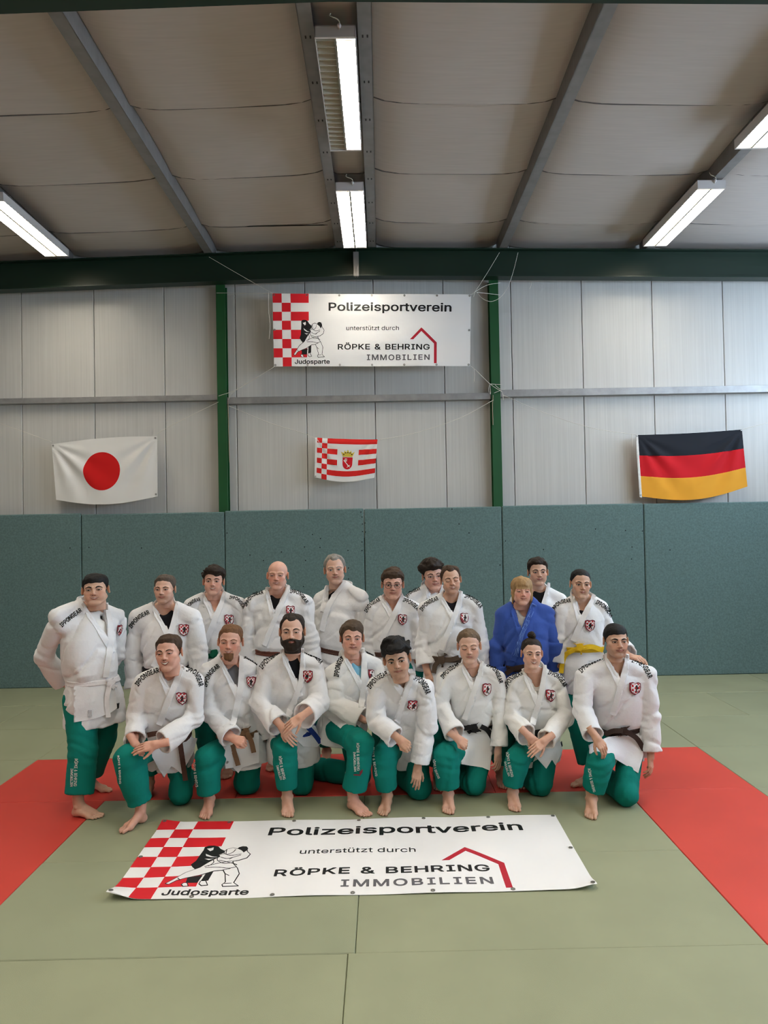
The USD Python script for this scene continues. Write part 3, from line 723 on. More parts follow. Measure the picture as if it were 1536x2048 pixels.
def lighter(m, tol):                                     # the same surface with fewer triangles
    try:
        s = solid_of(m.copy())
        if s.status() != m3.Error.NoError: return m
        r = s.simplify(tol).to_mesh()
        return trimesh.Trimesh(np.array(r.vert_properties[:, :3], float), np.array(r.tri_verts), process=False) if len(r.tri_verts) > 200 else m
    except Exception: return m
def union(ms, tol=0.0):
    try:
        out = None
        for m in ms:
            s = solid_of(m)
            if s.status() != m3.Error.NoError or s.is_empty(): raise ValueError
            out = s if out is None else out + s
        r = (out.simplify(tol) if tol else out).to_mesh()
        return trimesh.Trimesh(np.array(r.vert_properties[:, :3], float), np.array(r.tri_verts), process=False), True
    except Exception:
        return cat_m(ms), False
# ------------------------------------------------------------------ the head (made once; every person gets a reshaped copy)
def head_sdf(p, ears=True):
    x = np.abs(p[:, 0]); q = np.stack([x, p[:, 1], p[:, 2]], 1)
    d = ell(p, (0, .014, .036), (.0735, .094, .081))
    d = smin(d, ell(p, (0, -.028, -.038), (.060, .058, .075)), .03)
    d = smin(d, cap(q, (.050, -.002, -.058), (.018, -.066, -.100), .016, .013), .03)          # jaw
    d = smin(d, ell(p, (0, -.071, -.103), (.020, .015, .015)), .018)                          # chin
    d = smin(d, ell(q, (.043, -.056, -.022), (.021, .020, .017)), .022)                       # cheekbone
    d = smin(d, ell(q, (.030, -.062, -.052), (.022, .02, .024)), .02)
    d = smin(d, cap(q, (.010, -.080, .020), (.046, -.066, .020), .009, .008), .014)           # brow
    d = smax(d, -ell(q, (.031, -.098, .001), (.019, .020, .0125)), .012)                      # eye socket
    d = smin(d, ell(q, (.031, -.070, .001), (.0155, .0145, .0125)), .004)                     # eyeball under the lids
    d = smin(d, cap(p, (0, -.082, .014), (0, -.101, -.026), .0065, .0095), .010)              # nose
    d = smin(d, ell(q, (.0105, -.090, -.031), (.0085, .0105, .008)), .006)
    d = smin(d, cap(q, (0, -.0865, -.052), (.020, -.076, -.057), .0062, .004), .006)          # lips
    d = smin(d, cap(q, (0, -.0850, -.064), (.017, -.076, -.060), .0068, .004), .006)
    d = smax(d, -cap(q, (0, -.0955, -.058), (.024, -.082, -.058), .0028, .002), .003)
    c, s = math.cos(.5), math.sin(.5); R = np.array([[c, s, 0], [-s, c, 0], [0, 0, 1]]) @ np.eye(3)
    e = ell(q, (.0795, .013, -.006), (.0075, .019, .032), R)
    e = smax(e, -ell(q, (.087, .008, -.004), (.006, .011, .021), R), .004)
    if ears: d = smin(d, e, .008)
    return smin(d, cap(p, (0, .024, -.06), (0, .034, -.15), .050, .053), .025)
HEAD = Field(head_sdf, (-.105, -.13, -.165), (.105, .13, .14), .003)
SKULL = Field(lambda p: head_sdf(p, False), (-.105, -.13, -.165), (.105, .13, .14), .004)
HEADM = HEAD.mesh()
keep = np.array(HEADM.vertices)
def reshape(v, S):
    """Moves canonical head points to the person's own face (jaw, width, length, nose)."""
    v = np.array(v, float); lowr = np.clip((-.01 - v[:, 2]) / .09, 0, 1); face = np.clip((.0 - v[:, 1]) / .05, 0, 1)
    v[:, 0] *= 1.09 * S.get('wide', 1) * (1 + (S.get('jaw', 1) - 1) * lowr)
    v[:, 2] -= (S.get('chin', 0) * lowr)
    nose = np.exp(-((v[:, 0] / .018) ** 2 + ((v[:, 2] + .022) / .022) ** 2)) * np.clip((-.075 - v[:, 1]) / .02, 0, 1)
    v[:, 1] -= S.get('nose', 0) * nose
    v[:, 1] -= S.get('cheek', 0) * np.exp(-(((np.abs(v[:, 0]) - .036) / .018) ** 2 + ((v[:, 2] + .035) / .02) ** 2)) * face
    return v
def face_patch(poly, lift, thick, h=.004):
    P, T = tri2d(poly, h)
    O = np.stack([P[:, 0], np.full(len(P), -.16), P[:, 1]], 1); D = np.tile([0, 1.0, 0], (len(P), 1))
    t, d = march(HEAD, O, D, 0, 40, .3)
    X = O + D * t[:, None]; N = HEAD.normal(X, .003); N[N[:, 1] > 0] *= -1
    a, b = X + N * lift, X + N * (lift - thick)
    if (np.cross(a[T[:, 1]] - a[T[:, 0]], a[T[:, 2]] - a[T[:, 0]]) * N[T[:, 0]]).sum() < 0: T = T[:, ::-1]
    return slab(a, b, T)
def az(p):                                              # angle around the head from the front, 0..180 degrees
    return np.degrees(np.abs(np.arctan2(p[:, 0], -(p[:, 1] - .01))))
def hair_field(S):
    line = S['line']; A, Z = zip(*line); amp, fr = S.get('amp', .002), S.get('fr', 40); top, side = S.get('top', .018) * .72, S.get('side', .008) * .8
    fz = S.get('frz', fr); seed = S.get('seed', 1); lift_front = S.get('front', 0.0)
    def f(p):
        d = SKULL(p); g = p[:, 2] - np.interp(az(p), A, Z) + .003 * nz(p, 60, off=seed)
        if S.get('asym'): g = g + S['asym'] * p[:, 0] * np.clip(-p[:, 1] / .06, 0, 1)
        k = np.clip(g / .032, -.35, 1); up = np.clip((p[:, 2] - .02) / .07, 0, 1)
        th = side + (top - side) * up + lift_front * np.clip((-p[:, 1] - .03) / .05, 0, 1) * up
        ear = np.exp(-(((np.abs(p[:, 0]) - .080) / .022) ** 2 + ((p[:, 1] - .012) / .022) ** 2 + ((p[:, 2] + .006) / .032) ** 2))
        k = k - ear * S.get('ear', .75)
        r = d - th * k - (amp * nz(p, fr, fr, fz, seed) + .45 * amp * nz(p, fr * 2.3, fr * 2.3, fz * 2.3, seed + 2)) * np.clip(k, 0, 1)
        for (a, b, ra, rb) in S.get('locks', []):
            r = smin(r, cap(p, a, b, ra, rb) - amp * .9 * nz(p, fr, fr, fz, seed + 3), .012)
        return r
    return Field(f, (-.125, -.145, S.get('zlo', -.09)), (.125, .16, S.get('zhi', .175)), .0042)
def drop_inside(m, depth=-.006):
    d = HEAD(np.array(m.vertices)); f = m.faces[~(d[m.faces] < depth).all(1)]
    m = trimesh.Trimesh(m.vertices, f, process=False); m.remove_unreferenced_vertices(); return m
# ================================================================== people
def skin_mat(name, c):
    return usdkit.material(stage, '/World/Looks/' + name, {'a': ('attribute', {'attribute': 'tone'}), 'm': ('mix_color', {'blend_type': 'multiply', 'fac': 1.0, 'a': c}), 'tc': ('texture_coordinate', {}), 'n': ('noise_texture', {'scale': 35.0, 'detail': 3.0}),
        'r': ('rgb_ramp', {'ramp': [(.3, (.93, .91, .90)), (.7, (1, 1, 1))]}), 'm2': ('mix_color', {'blend_type': 'multiply', 'fac': 1.0}),
        'p': ('principled_bsdf', {'roughness': .48, 'specular_ior_level': .35, 'subsurface_weight': .12, 'subsurface_scale': .01, 'subsurface_radius': (1, .35, .2)})},
        [('a.color', 'm.b'), ('tc.object', 'n.vector'), ('n.fac', 'r.fac'), ('m.result', 'm2.a'), ('r.color', 'm2.b'), ('m2.result', 'p.base_color')], surface='p.BSDF')
SKIN = {'fair': (.65, .405, .31), 'pink': (.66, .375, .29), 'warm': (.60, .375, .275), 'olive': (.575, .36, .26), 'tan': (.42, .235, .15)}
for k in list(SKIN): M['skin_' + k] = skin_mat('skin_' + k, SKIN[k])
HAIR = {'black': (.010, .009, .009), 'darkbrown': (.030, .019, .013), 'brown': (.075, .043, .025), 'midbrown': (.105, .068, .043), 'red': (.20, .095, .042), 'grey': (.34, .31, .28), 'blonde': (.47, .29, .135), 'greybrown': (.12, .09, .07), 'darkblonde': (.19, .125, .075)}
for k, c in HAIR.items(): M['hair_' + k] = mat('hair_' + k, tuple(x * .8 for x in c), .62, .25, .4, 90, .6, 260, stretch=(1, 1, .25), bdist=.003)
def gi_mat(name, c): return mat(name, c, .85, .25, .03, 6, .35, 24, sheen=.15, bdist=.006)
M['gi_a'] = gi_mat('gi_a', (.74, .735, .75)); M['gi_b'] = gi_mat('gi_b', (.73, .735, .76)); M['gi_c'] = gi_mat('gi_c', (.75, .745, .735)); M['stitch_blue'] = mat('stitch_blue', (.13, .24, .60), .8); M['gi_blue'] = gi_mat('gi_blue', (.035, .085, .36))
M['trousers'] = mat('trousers', (.002, .19, .152), .85, .2, .10, 7, .35, 20, bdist=.006); M['trousers_b'] = mat('trousers_b', (.002, .175, .138), .85, .2, .10, 7, .35, 20, bdist=.006)
for k, c in dict(white=(.76, .74, .76), black=(.012, .012, .013), brown=(.085, .040, .030), tan=(.20, .115, .065), green=(.004, .10, .05), blue=(.012, .035, .19), yellow=(.78, .50, .02), red=(.60, .03, .025), darkbrown=(.045, .028, .024), redbrown=(.14, .050, .035), olivebrown=(.10, .07, .05)).items():
    M['belt_' + k] = mat('belt_' + k, c, .8, .2, .1, 30, .25, 200, bdist=.001)
for k, c in dict(white=(.74, .72, .70), black=(.008, .008, .010), grey=(.13, .13, .145), lightblue=(.22, .50, .68), lightgrey=(.5, .5, .5)).items():
    M['shirt_' + k] = mat('shirt_' + k, c, .9, .15)
M['eye_white'] = mat('eye_white', (.66, .62, .58), .25, .5); M['pupil'] = mat('pupil', (.006, .005, .005), .15, .6); M['lash'] = mat('lash', (.018, .012, .010), .7)
M['iris_brown'] = mat('iris_brown', (.05, .025, .012), .2, .5); M['iris_blue'] = mat('iris_blue', (.11, .17, .22), .2, .5)
M['lips'] = mat('lips', (.40, .155, .125), .45, .4); M['teeth'] = mat('teeth', (.78, .74, .66), .3, .5); M['mouth'] = mat('mouth', (.14, .035, .03), .6); M['nostril'] = mat('nostril', (.09, .035, .025), .8)
M['letter'] = mat('letter', (.010, .010, .011), .7); M['letter_white'] = mat('letter_white', (.70, .72, .70), .7)
M['crest_white'] = mat('crest_white', (.72, .70, .70), .7); M['crest_edge'] = mat('crest_edge', (.16, .010, .022), .7); M['crest_check'] = mat('crest_check', (.44, .012, .022), .7)
M['label_grey'] = mat('label_grey', (.42, .42, .44), .7); M['gold_thread'] = mat('gold_thread', (.50, .33, .05), .5)
M['frame_dark'] = mat('frame_dark', (.02, .016, .014), .3, .5); M['frame_pale'] = mat('frame_pale', (.35, .28, .25), .3, .5); M['cord_dark'] = mat('cord_dark', (.03, .025, .025), .6)
M['wrist_black'] = mat('wrist_black', (.02, .02, .02), .5)

# ------------------------------------------------------------------ hands and feet, in their own frames, made once per pose
FING = [(.026, .084, (.043, .026, .021), .0092), (.0085, .089, (.047, .030, .022), .0094), (-.0095, .085, (.043, .028, .021), .0088), (-.0265, .076, (.034, .021, .019), .0079)]
def hand_mesh(curls, thumb=.25, spread=.10, h=.0032):
    """Right hand: +y to the knuckles, +z out of the back of the hand, +x the thumb side; the wrist is the origin."""
    segs, palm = [], []
    for i, (x, y, ph, r) in enumerate(FING):
        a = np.array([x, y, 0.0]); palm.append((np.array([x * .62, .004, -.004]), a - (0, .004, .004), .0155, .0128))
        ang = 0; sp = spread * (1.2 - i * .8) * .5
        for j, L in enumerate(ph):
            ang += curls[i][j]
            d = np.array([math.sin(sp) * math.cos(ang), math.cos(sp) * math.cos(ang), -math.sin(ang)])
            b = a + d * L; segs.append((a, b, r * (1 - .07 * j), r * (1 - .07 * (j + 1)), i)); a = b
    a = np.array([.018, .022, -.008]); d = unit((.62, .72, -.34)); th = []
    for j, (L, r) in enumerate(((.042, .0125), (.032, .0105), (.026, .0092))):
        b = a + d * L; th.append((a, b, r, r * .9, 9)); a = b
        ax = unit((.25, -.15, -1.0)); d = unit(d * math.cos(thumb) + np.cross(ax, d) * math.sin(thumb) * -1 + np.array([-.25, .1, -.1]) * thumb)
    def f(p):
        d = None
        for a, b, ra, rb in palm:
            c = cap(p, a, b, ra, rb); d = c if d is None else smin(d, c, .008)
        d = smin(d, cap(p, (0, -.075, 0), (0, .012, -.001), .030, .027) + .0 * p[:, 0], .015)
        fs = {}
        for a, b, ra, rb, i in segs + th:
            c = cap(p, a, b, ra, rb); fs[i] = c if i not in fs else smin(fs[i], c, .003)
        t = fs[9]; g = np.min([fs[i] for i in range(4)], 0)
        return np.minimum(smin(d, g, .007), smin(d, t, .010))
    return taubin(Field(f, (-.065, -.085, -.11), (.10, .20, .045), h, 3).mesh(), 3)
HANDS = dict(relax=hand_mesh([(.25, .35, .2), (.32, .4, .25), (.38, .45, .3), (.42, .5, .3)], .25),
             flat=hand_mesh([(.22, .25, .12), (.26, .28, .15), (.3, .3, .15), (.34, .32, .2)], .15, .10),
             drape=hand_mesh([(.55, .45, .25), (.58, .5, .3), (.6, .5, .3), (.62, .5, .3)], .3, .08),
             fist=hand_mesh([(1.35, 1.55, .9), (1.4, 1.6, .95), (1.42, 1.6, .95), (1.45, 1.6, .95)], .85, 0))
def foot_mesh():
    """Right foot: +y to the toes, +z up, -x the big toe side; the back of the heel on the ground is the origin."""
    toes = [(-.026, .186, .240, .0125), (-.006, .190, .243, .0090), (.010, .184, .232, .0085), (.025, .174, .219, .0080), (.038, .162, .203, .0078)]
    def f(p):
        d = ell(p, (0, .036, .030), (.034, .038, .032))
        d = smin(d, cap(p, (0, .050, .085), (0, .040, .26), .037, .047), .03)
        d = smin(d, cap(p, (-.006, .070, .066), (-.024, .170, .021), .032, .021), .02)
        d = smin(d, cap(p, (.012, .060, .040), (.026, .155, .018), .028, .018), .02)
        d = smin(d, cap(p, (-.024, .165, .019), (.032, .150, .016), .020, .016), .015)
        d = smin(d, ell(p, (.036, .050, .078), (.010, .012, .012)), .012); d = smin(d, ell(p, (-.036, .058, .086), (.010, .013, .013)), .012)
        t = np.min([cap(p, (x, a, r + .006), (x * 1.05, b - r, r + .001), r * .95, r) for x, a, b, r in toes], 0)
        d = smin(d, t, .007)
        return np.maximum(d, -p[:, 2] + .0)
    return taubin(Field(f, (-.07, -.015, -.006), (.075, .255, .27), .0042, 3).mesh(), 2)
FOOT = foot_mesh()
def placed(m, o, y, z, mirror=False, s=1.0):
    """Local (x, y, z) mesh set at o with its +y along y and +z near z; mirror for the left side."""
    y = unit(y); z = np.asarray(z, float); z = unit(z - y * (z @ y)); x = np.cross(y, z)
    v = np.array(m.vertices) * s
    if mirror: v = v * [-1, 1, 1]
    f = m.faces[:, ::-1] if mirror else m.faces
    return trimesh.Trimesh(o + v @ np.stack([x, y, z]), f.copy(), process=False)

# ------------------------------------------------------------------ faces
def bow(x0, x1, z0, zm, z1, n=11):                       # a curve through three heights
    x = np.linspace(x0, x1, n); return np.c_[x, np.polyval(np.polyfit([x0, (x0 + x1) / 2, x1], [z0, zm, z1], 2), x)]
def add_face(root, S, put, skin):
    P = S['face']; eyes = P.get('eyes', 'open'); mouth = P.get('mouth', 'calm'); brow = P.get('brow', 'darkbrown'); bw = P.get('brow_w', .0058)
    def add(name, m, mt, parent=None, **k):
        m.vertices = put(m.vertices); return obj(name, m, M[mt], parent or root, smooth=True, **k)
    for s in (-1, 1):
        ex, ez = .0312 * s, .001
        half = {'open': .0052, 'narrow': .0034, 'squint': .0022, 'closed': 0, 'down': .0}[eyes] * P.get('eye_h', 1)
        x = np.linspace(-1, 1, 13)
        if half > 0:
            up = ez + half * (1 - np.abs(x) ** 2.2) + .0008 * x; lo = ez - half * .8 * (1 - np.abs(x) ** 2) + .0008 * x
            alm = sg.Polygon(np.r_[np.c_[ex + s * x * .0142, up], np.c_[ex + s * x[::-1] * .0142, lo[::-1]]]).buffer(0)
            e = add('eye', face_patch(alm, .0012, .002, .003), 'eye_white')
            lx, lz = P.get('look', (0, 0))
            ir = sg.Point(ex + lx, ez + .0006 + lz).buffer(.0058, 8).intersection(alm)
            add('iris', face_patch(ir, .0018, .0012, .003), P.get('iris', 'iris_brown'), e)
            pu = sg.Point(ex + lx, ez + .0006 + lz).buffer(.0027, 6).intersection(alm)
            if not pu.is_empty: add('pupil', face_patch(pu, .0023, .0012, .003), 'pupil', e)
            add('eyelashes', face_patch(sg.LineString(np.c_[ex + s * x * .0150, up + .0004]).buffer(.0011 * P.get('lash', 1)), .0026, .002, .003), 'lash')
            cr = sg.LineString(np.c_[ex + s * x * .0145, ez + (half + .0035) * (1 - np.abs(x) ** 2.4) + .001]).buffer(.0006)
        else:
            zz = ez - .004 - .0032 * (1 - x ** 2) if eyes in ('closed', 'down') else ez
            add('eyelashes', face_patch(sg.LineString(np.c_[ex + s * x * .0145, zz]).buffer(.0012 * P.get('lash', 1)), .0022, .002, .003), 'lash')
        u = np.linspace(0, 1, 12); bx = (.0125 + .038 * u) * s; bz = P.get('brow_z', .0205) + P.get('arch', .006) * np.sin(np.pi * np.clip(u * .95, 0, 1)) + P.get('tilt', 0) * (u - .5) - .004 * u ** 3
        wd = bw * (.55 + .45 * np.sin(np.pi * np.clip(u + .25, 0, 1))) * (1 - .6 * u ** 3) * .5 + .0004
        add('eyebrow', face_patch(sg.Polygon(np.r_[np.c_[bx, bz + wd], np.c_[bx, bz - wd][::-1]]).buffer(0), .0022, .003, .004), 'hair_' + brow)
        add('nostril', face_patch(sg.Point(.0062 * s, -.0385).buffer(.0030, 5), .0004, .0008, .003), 'nostril')
    w, sm, zc = P.get('mouth_w', .0245) * 1.05, P.get('smile', 0.0) * 1.5, -.0585
    ul, ll = P.get('ul', .0052), P.get('ll', .0072)
    line = bow(-w, w, zc + sm, zc, zc + sm)
    if mouth == 'teeth':
        op = P.get('open', .008) * 1.25
        lo = bow(-w * .92, w * .92, zc + sm * .95, zc - op, zc + sm * .95); hi = bow(-w * .92, w * .92, zc + sm * .95, zc + .0005, zc + sm * .95)
        gap = sg.Polygon(np.r_[hi, lo[::-1]]).buffer(0)
        add('mouth', face_patch(gap.buffer(.0008), .0009, .0015, .003), 'mouth')
        add('teeth', face_patch(sg.Polygon(np.r_[hi * [.88, 1] - (0, .0004), (bow(-w * .8, w * .8, zc + sm * .8, zc - op * .72, zc + sm * .8))[::-1]]).buffer(0), .0018, .0014, .003), 'teeth')
        upp, loo = hi, lo
    else:
        add('mouth', face_patch(sg.LineString(line).buffer(.0010), .0020, .0016, .003), 'mouth'); upp = loo = line
    n = len(upp); q = np.linspace(-1, 1, n); cup = ul * (1 - np.abs(q) ** 1.7) * (1 - .22 * np.exp(-(q / .13) ** 2))
    for (c, o) in ((upp, cup), (loo, -ll * (1 - np.abs(q) ** 2))):
        add('lip', face_patch(sg.Polygon(np.r_[c, (c + np.c_[0 * o, o])[::-1]]).buffer(0), .0017, .002, .003), P.get('lipm', 'lips'))

def hair_parts(root, S, put):
    Hs = S.get('hair')
    if Hs:
        m = drop_inside(Hs['field'].mesh() if 'field' in Hs else hair_field(Hs).mesh())
        m.vertices = put(m.vertices); h = obj('hair', m, M['hair_' + Hs['color']], root, smooth=True)
        if 'bun' in Hs:
            c, r, sq = Hs['bun']; f = lambda p: ell(p, c, (r, r, r * sq)) - .003 * nz(p, 45, 45, 20, 4) - .002 * np.sin((p[:, 2] - c[2]) * 420 + 3 * np.arctan2(p[:, 0], p[:, 1]))
            b = Field(f, np.array(c) - r * 1.5, np.array(c) + r * 1.5, .0035).mesh(); b.vertices = put(b.vertices); obj('hair_bun', b, M['hair_' + Hs['color']], h, smooth=True)
    B = S.get('beard')
    if B:
        seed = B.get('seed', 3)
        def f(p):
            a = az(p); d = SKULL(p); z = p[:, 2]
            up = np.interp(a, B['a'], B['top']); lo = B.get('low', -.135)
            k = np.minimum(np.minimum((up - z) / .012, (z - lo) / .012).clip(-.6, 1), np.clip((B.get('amax', 92) - a) / 8, -.6, 1))
            mo = 1 - np.exp(-((p[:, 0] / .023) ** 4 + ((z + .0595) / .0095) ** 4)) * 1.6
            k = np.minimum(k, mo)
            if 'gap' in B: k = np.minimum(k, (np.abs(p[:, 0]) < B['gap']) * 2.0 - 1 + .0)
            return d - B['thick'] * np.where(k > 0, np.sqrt(np.clip(k, 0, 1)), k) - B.get('amp', .0016) * nz(p, 70, 70, 30, seed) * np.clip(k, 0, 1)
        m = drop_inside(Field(f, (-.095, -.14, -.155), (.095, .03, .02), .0032).mesh(), -.003)
        m.vertices = put(m.vertices); obj('beard', m, M['hair_' + B['color']], root, smooth=True)

def skin_tone(v, S):                                    # v: canonical head points; colour of the skin itself (lips, cheeks, shaved chin)
    t = np.ones((len(v), 3)); fr = np.clip((-v[:, 1] - .02) / .05, 0, 1)
    ck = np.exp(-(((np.abs(v[:, 0]) - .042) / .02) ** 2 + ((v[:, 2] + .03) / .022) ** 2)) * fr * S.get('rosy', .5)
    ns = np.exp(-((v[:, 0] / .014) ** 2 + ((v[:, 2] + .026) / .018) ** 2)) * fr * S.get('rosy', .5)
    er = np.clip((np.abs(v[:, 0]) - .074) / .008, 0, 1) * (v[:, 1] > -.02) * .5
    for w, c in ((ck, (1, .74, .72)), (ns, (1, .78, .75)), (er, (1, .76, .72))): t *= 1 - w[:, None] * (1 - np.array(c))
    sb = S.get('stubble', 0)
    if sb:
        a = az(v); top = np.interp(a, [0, 14, 30, 50, 75, 90], [-.044, -.043, -.052, -.045, -.015, .0])
        k = np.clip((top - v[:, 2]) / .010, 0, 1) * np.clip((v[:, 2] + .145) / .02, 0, 1) * np.clip((95 - a) / 12, 0, 1)
        t *= 1 - (k * sb)[:, None] * (1 - np.array(S.get('stubble_c', (.50, .45, .45))))
    if S.get('buzz'):
        g = v[:, 2] - np.interp(az(v), [0, 40, 60, 75, 95, 110, 180], [.07, .065, .04, 0, -.02, -.05, -.07])
        t *= 1 - (np.clip(g / .01, 0, 1) * S['buzz'])[:, None] * (1 - np.array((.35, .32, .32)))
    return t

# ------------------------------------------------------------------ one person
PEOPLE = []
NECKU = {1: .055, 2: .03, 3: -.01, 4: .05, 5: .07, 6: 0, 7: .055, 8: .06, 9: -.01, 10: .085, 11: .005, 12: .04, 13: .04, 14: .085, 15: .055, 16: 0, 17: .035, 18: .005, 19: 0}    # height of each shirt's neckline
CREST_H = .098
def Rot(yaw, pitch, roll):                              # head turn: yaw + towards the viewer's right, pitch + chin up, roll + top of the head towards the viewer's right
    y, p, r = np.radians([yaw, pitch, roll])
    Z = np.array([[math.cos(y), -math.sin(y), 0], [math.sin(y), math.cos(y), 0], [0, 0, 1]])
    X = np.array([[1, 0, 0], [0, math.cos(p), math.sin(p)], [0, -math.sin(p), math.cos(p)]])
    Yr = np.array([[math.cos(r), 0, math.sin(r)], [0, 1, 0], [-math.sin(r), 0, math.cos(r)]])
    return Z @ X @ Yr
def person(S):
    Y = S['Y']; seed = S.get('seed', len(PEOPLE) + 1); gi = S.get('gi', 'gi_a')
    P = lambda q: at(q[0], q[1], Y + (q[2] if len(q) > 2 else 0.0))
    sc = FPX / Y                                        # pixels per metre here
    # ---- skeleton
    SR, SL_ = P(S['sh'][0]), P(S['sh'][1]); SR, SL_ = SR + (SR - SL_) * .047, SL_ + (SL_ - SR) * .047; ms = (SR + SL_) / 2
    belt = P(S['belt']); up = unit(ms - belt); right = SL_ - SR; right = unit(right - up * (right @ up)); fwd = np.cross(right, up)
    pel = belt - up * .10; nk = ms + up * .125 + fwd * -.005; L = np.linalg.norm(nk - pel)
    B = np.stack([right, fwd, up]).astype(f32); SR = SR + up * .018; SL_ = SL_ + up * .018
    ks = S.get('kneel', True)
    ER, EL = P(S['el'][0]), P(S['el'][1]); WR, WL = P(S['wr'][0]), P(S['wr'][1])
    hs = S['head']; hy = Y + S.get('hy', -.03); hsz = (hs[2] - hs[1]) * hy / FPX; R = Rot(*S.get('turn', (0, 0, 0)))
    hscale = float(np.clip(hsz / (.235 + S.get('chin', 0) + S.get('hairtop', .015)), .92, 1.08))
    hc = at(hs[0], hs[2] - (.118 + S.get('chin', 0)) * hscale * FPX / hy, hy)
    put = lambda v: hc + (reshape(v, S) * hscale) @ R.T
    root = thing('person', S['label'], 'person', group=None)
    # ---- torso
    g = S.get('girth', 1.0); bl = S.get('belly', 0.0)
    ta = .925 * np.array([-.30, -.05, .10, .17, .26, .45, .66, .84, .97, 1.06]); wa = np.array([.208, .200, .178, .164, .180, .186, .182, .135, .075, .05]) * g; wb = np.array([.165, .155, .132, .122, .140, .140, .134, .110, .070, .04]) * g
    wb = wb + bl * np.exp(-((ta - .18) / .28) ** 2); hem = S.get('hem', -.24) * .925
    pel32, up32 = pel.astype(f32), up.astype(f32)
    def loft(p, grow=0.0):
        q = (p - pel32) @ B.T; t = q[:, 2] / L
        a = np.maximum(np.interp(t, ta, wa) + grow, .014).astype(f32); b = np.maximum(np.interp(t, ta, wb) + grow, .014).astype(f32)
        return (((np.abs(q[:, 0]) / a) ** 2.3 + (np.abs(q[:, 1]) / b) ** 2.3) ** (1 / 2.3) - 1) * np.minimum(a, b), q, t
    arms = []
    for k, (s, e, w) in enumerate(((SR, ER, WR), (SL_, EL, WL))):
        ru, re, rc = S.get('arm_r', (.066, .067, .084)); d = unit(w - e); arms.append((s, e, w, d, ru * S.get('bulk', 1), re * S.get('bulk', 1), rc * S.get('bulk', 1)))
    trap = [(nk + right * .042 * k - up * .022, (SR, SL_)[(k + 1) // 2] - up * .004) for k in (-1, 1)]
    A3 = None
    if 'V' in S:
        Vp = S['V']; NR, NL, A = P(Vp[0]) - fwd * .0, P(Vp[1]), P(Vp[2]) + fwd * .12
        NR = at(Vp[0][0], Vp[0][1], nk[1] - .03); NL = at(Vp[1][0], Vp[1][1], nk[1] - .03); A = at(Vp[2][0], Vp[2][1], (pel + up * L * .75)[1] - .13)
        nR, nL = np.cross(NR - CAM, A - CAM), np.cross(NL - CAM, A - CAM); nR, nL = unit(nR), unit(nL)
        mid = (NR + NL) / 2 - A
        nR = nR * np.sign(nR @ mid); nL = nL * np.sign(nL @ mid)
    def core_top(p, d):
        for a, b in trap: d = smin(d, cap(p, a, b, .047, .063), .035)
        for k in (-1, 1):
            a, b = nk + right * .05 * k - up * .16, (SR, SL_)[(k + 1) // 2] - up * .065 - right * .03 * k
            d = smin(d, cap(p, a, b, .088, .070), .04)
        return smin(d, cap(p, nk - up * .12 + fwd * .012, nk - up * .03 + fwd * .002, .092, .074), .03)
    def folds(p, q, t, d0):
        q2 = q.copy(); q2[:, 2] += .55 * np.abs(q[:, 0]) - .3 * q[:, 0]
        w = .0055 * nz(q2, 6, 6, 3, seed) - .0125 * crease(nz(q2, 3.4, 3.4, 5.0, seed + 9), .22) - .006 * crease(nz(q2, 7, 7, 9, seed + 13), .25) + .003
        w = w + .0085 * np.exp(-((t - .25) / .09) ** 2) * nz(q, 13, 13, 5, seed + 4)
        return w * S.get('fold', 1.0) * np.clip(1 - d0 / .05, 0, 1)
    def jacket(p):
        d, q, t = loft(p)
        d = smax(smax(d, q[:, 2] - L * .80, .05), hem * L - q[:, 2] + .012 * np.sign(q[:, 0]) * 0, .006)
        d = core_top(p, d)
        sl = None; d0 = d
        for (s, e, w, dr, ru, re, rc) in arms:
            c1 = cap(p, s - up * .012, e, ru, re); cut = w - dr * .035
            c2 = cap(p, e, w, re, rc * .92); c3 = cap(p, e + (w - e) * .35 - (0, 0, .008), w - (0, 0, .036), re * .85, rc * .84)
            c2 = smin(c2, c3, .03)
            u = (p - e.astype(f32)); al = u @ unit(e - s).astype(f32); bl_ = u @ dr.astype(f32)
            c = smin(c1, c2, .025)
            c = c - .0042 * np.exp(-(al / .11) ** 2 - (np.linalg.norm(u, axis=1) / .17) ** 2) * np.sin(al * 85 + 2.6 * nz(p, 7, off=seed)) - .0050 * nz(p, 8, 8, 5, seed + 21) + .0125 * crease(nz(p, 4.0, 4.0, 5.5, seed + 33), .22) + .006 * crease(nz(p, 8, 8, 11, seed + 37), .25) - .003
            sag = (p - cut.astype(f32)) @ dr.astype(f32) + .005 * nz(p, 6, off=seed + 2)
            outer = smax(c, sag, .003)
            cav = np.maximum(c + .016, -(sag + .06))
            outer = np.maximum(outer, -cav)
            sl = outer if sl is None else np.minimum(sl, outer)
        d = smin(d, sl, .007)
        d = d - folds(p, q, t, d0)
        if 'V' in S:
            y = q[:, 1]
            d = np.maximum(d, np.minimum(np.minimum((p - A.astype(f32)) @ nR.astype(f32), (p - A.astype(f32)) @ nL.astype(f32)), np.minimum(y + .035, np.minimum((p - NR.astype(f32)) @ right.astype(f32) + .012, (NL.astype(f32) - p) @ right.astype(f32) + .012))))
        return d
    pts = np.array([SR, SL_, ER, EL, WR, WL, pel, nk, pel + up * hem * L] + [pel + right * .24 * g + fwd * .2, pel - right * .24 * g - fwd * .2, pel + up * hem * L - right * .23 * g, pel + up * hem * L + right * .23 * g])
    FJ = Field(jacket, pts.min(0) - .115, pts.max(0) + .115, S.get('res', .0080))
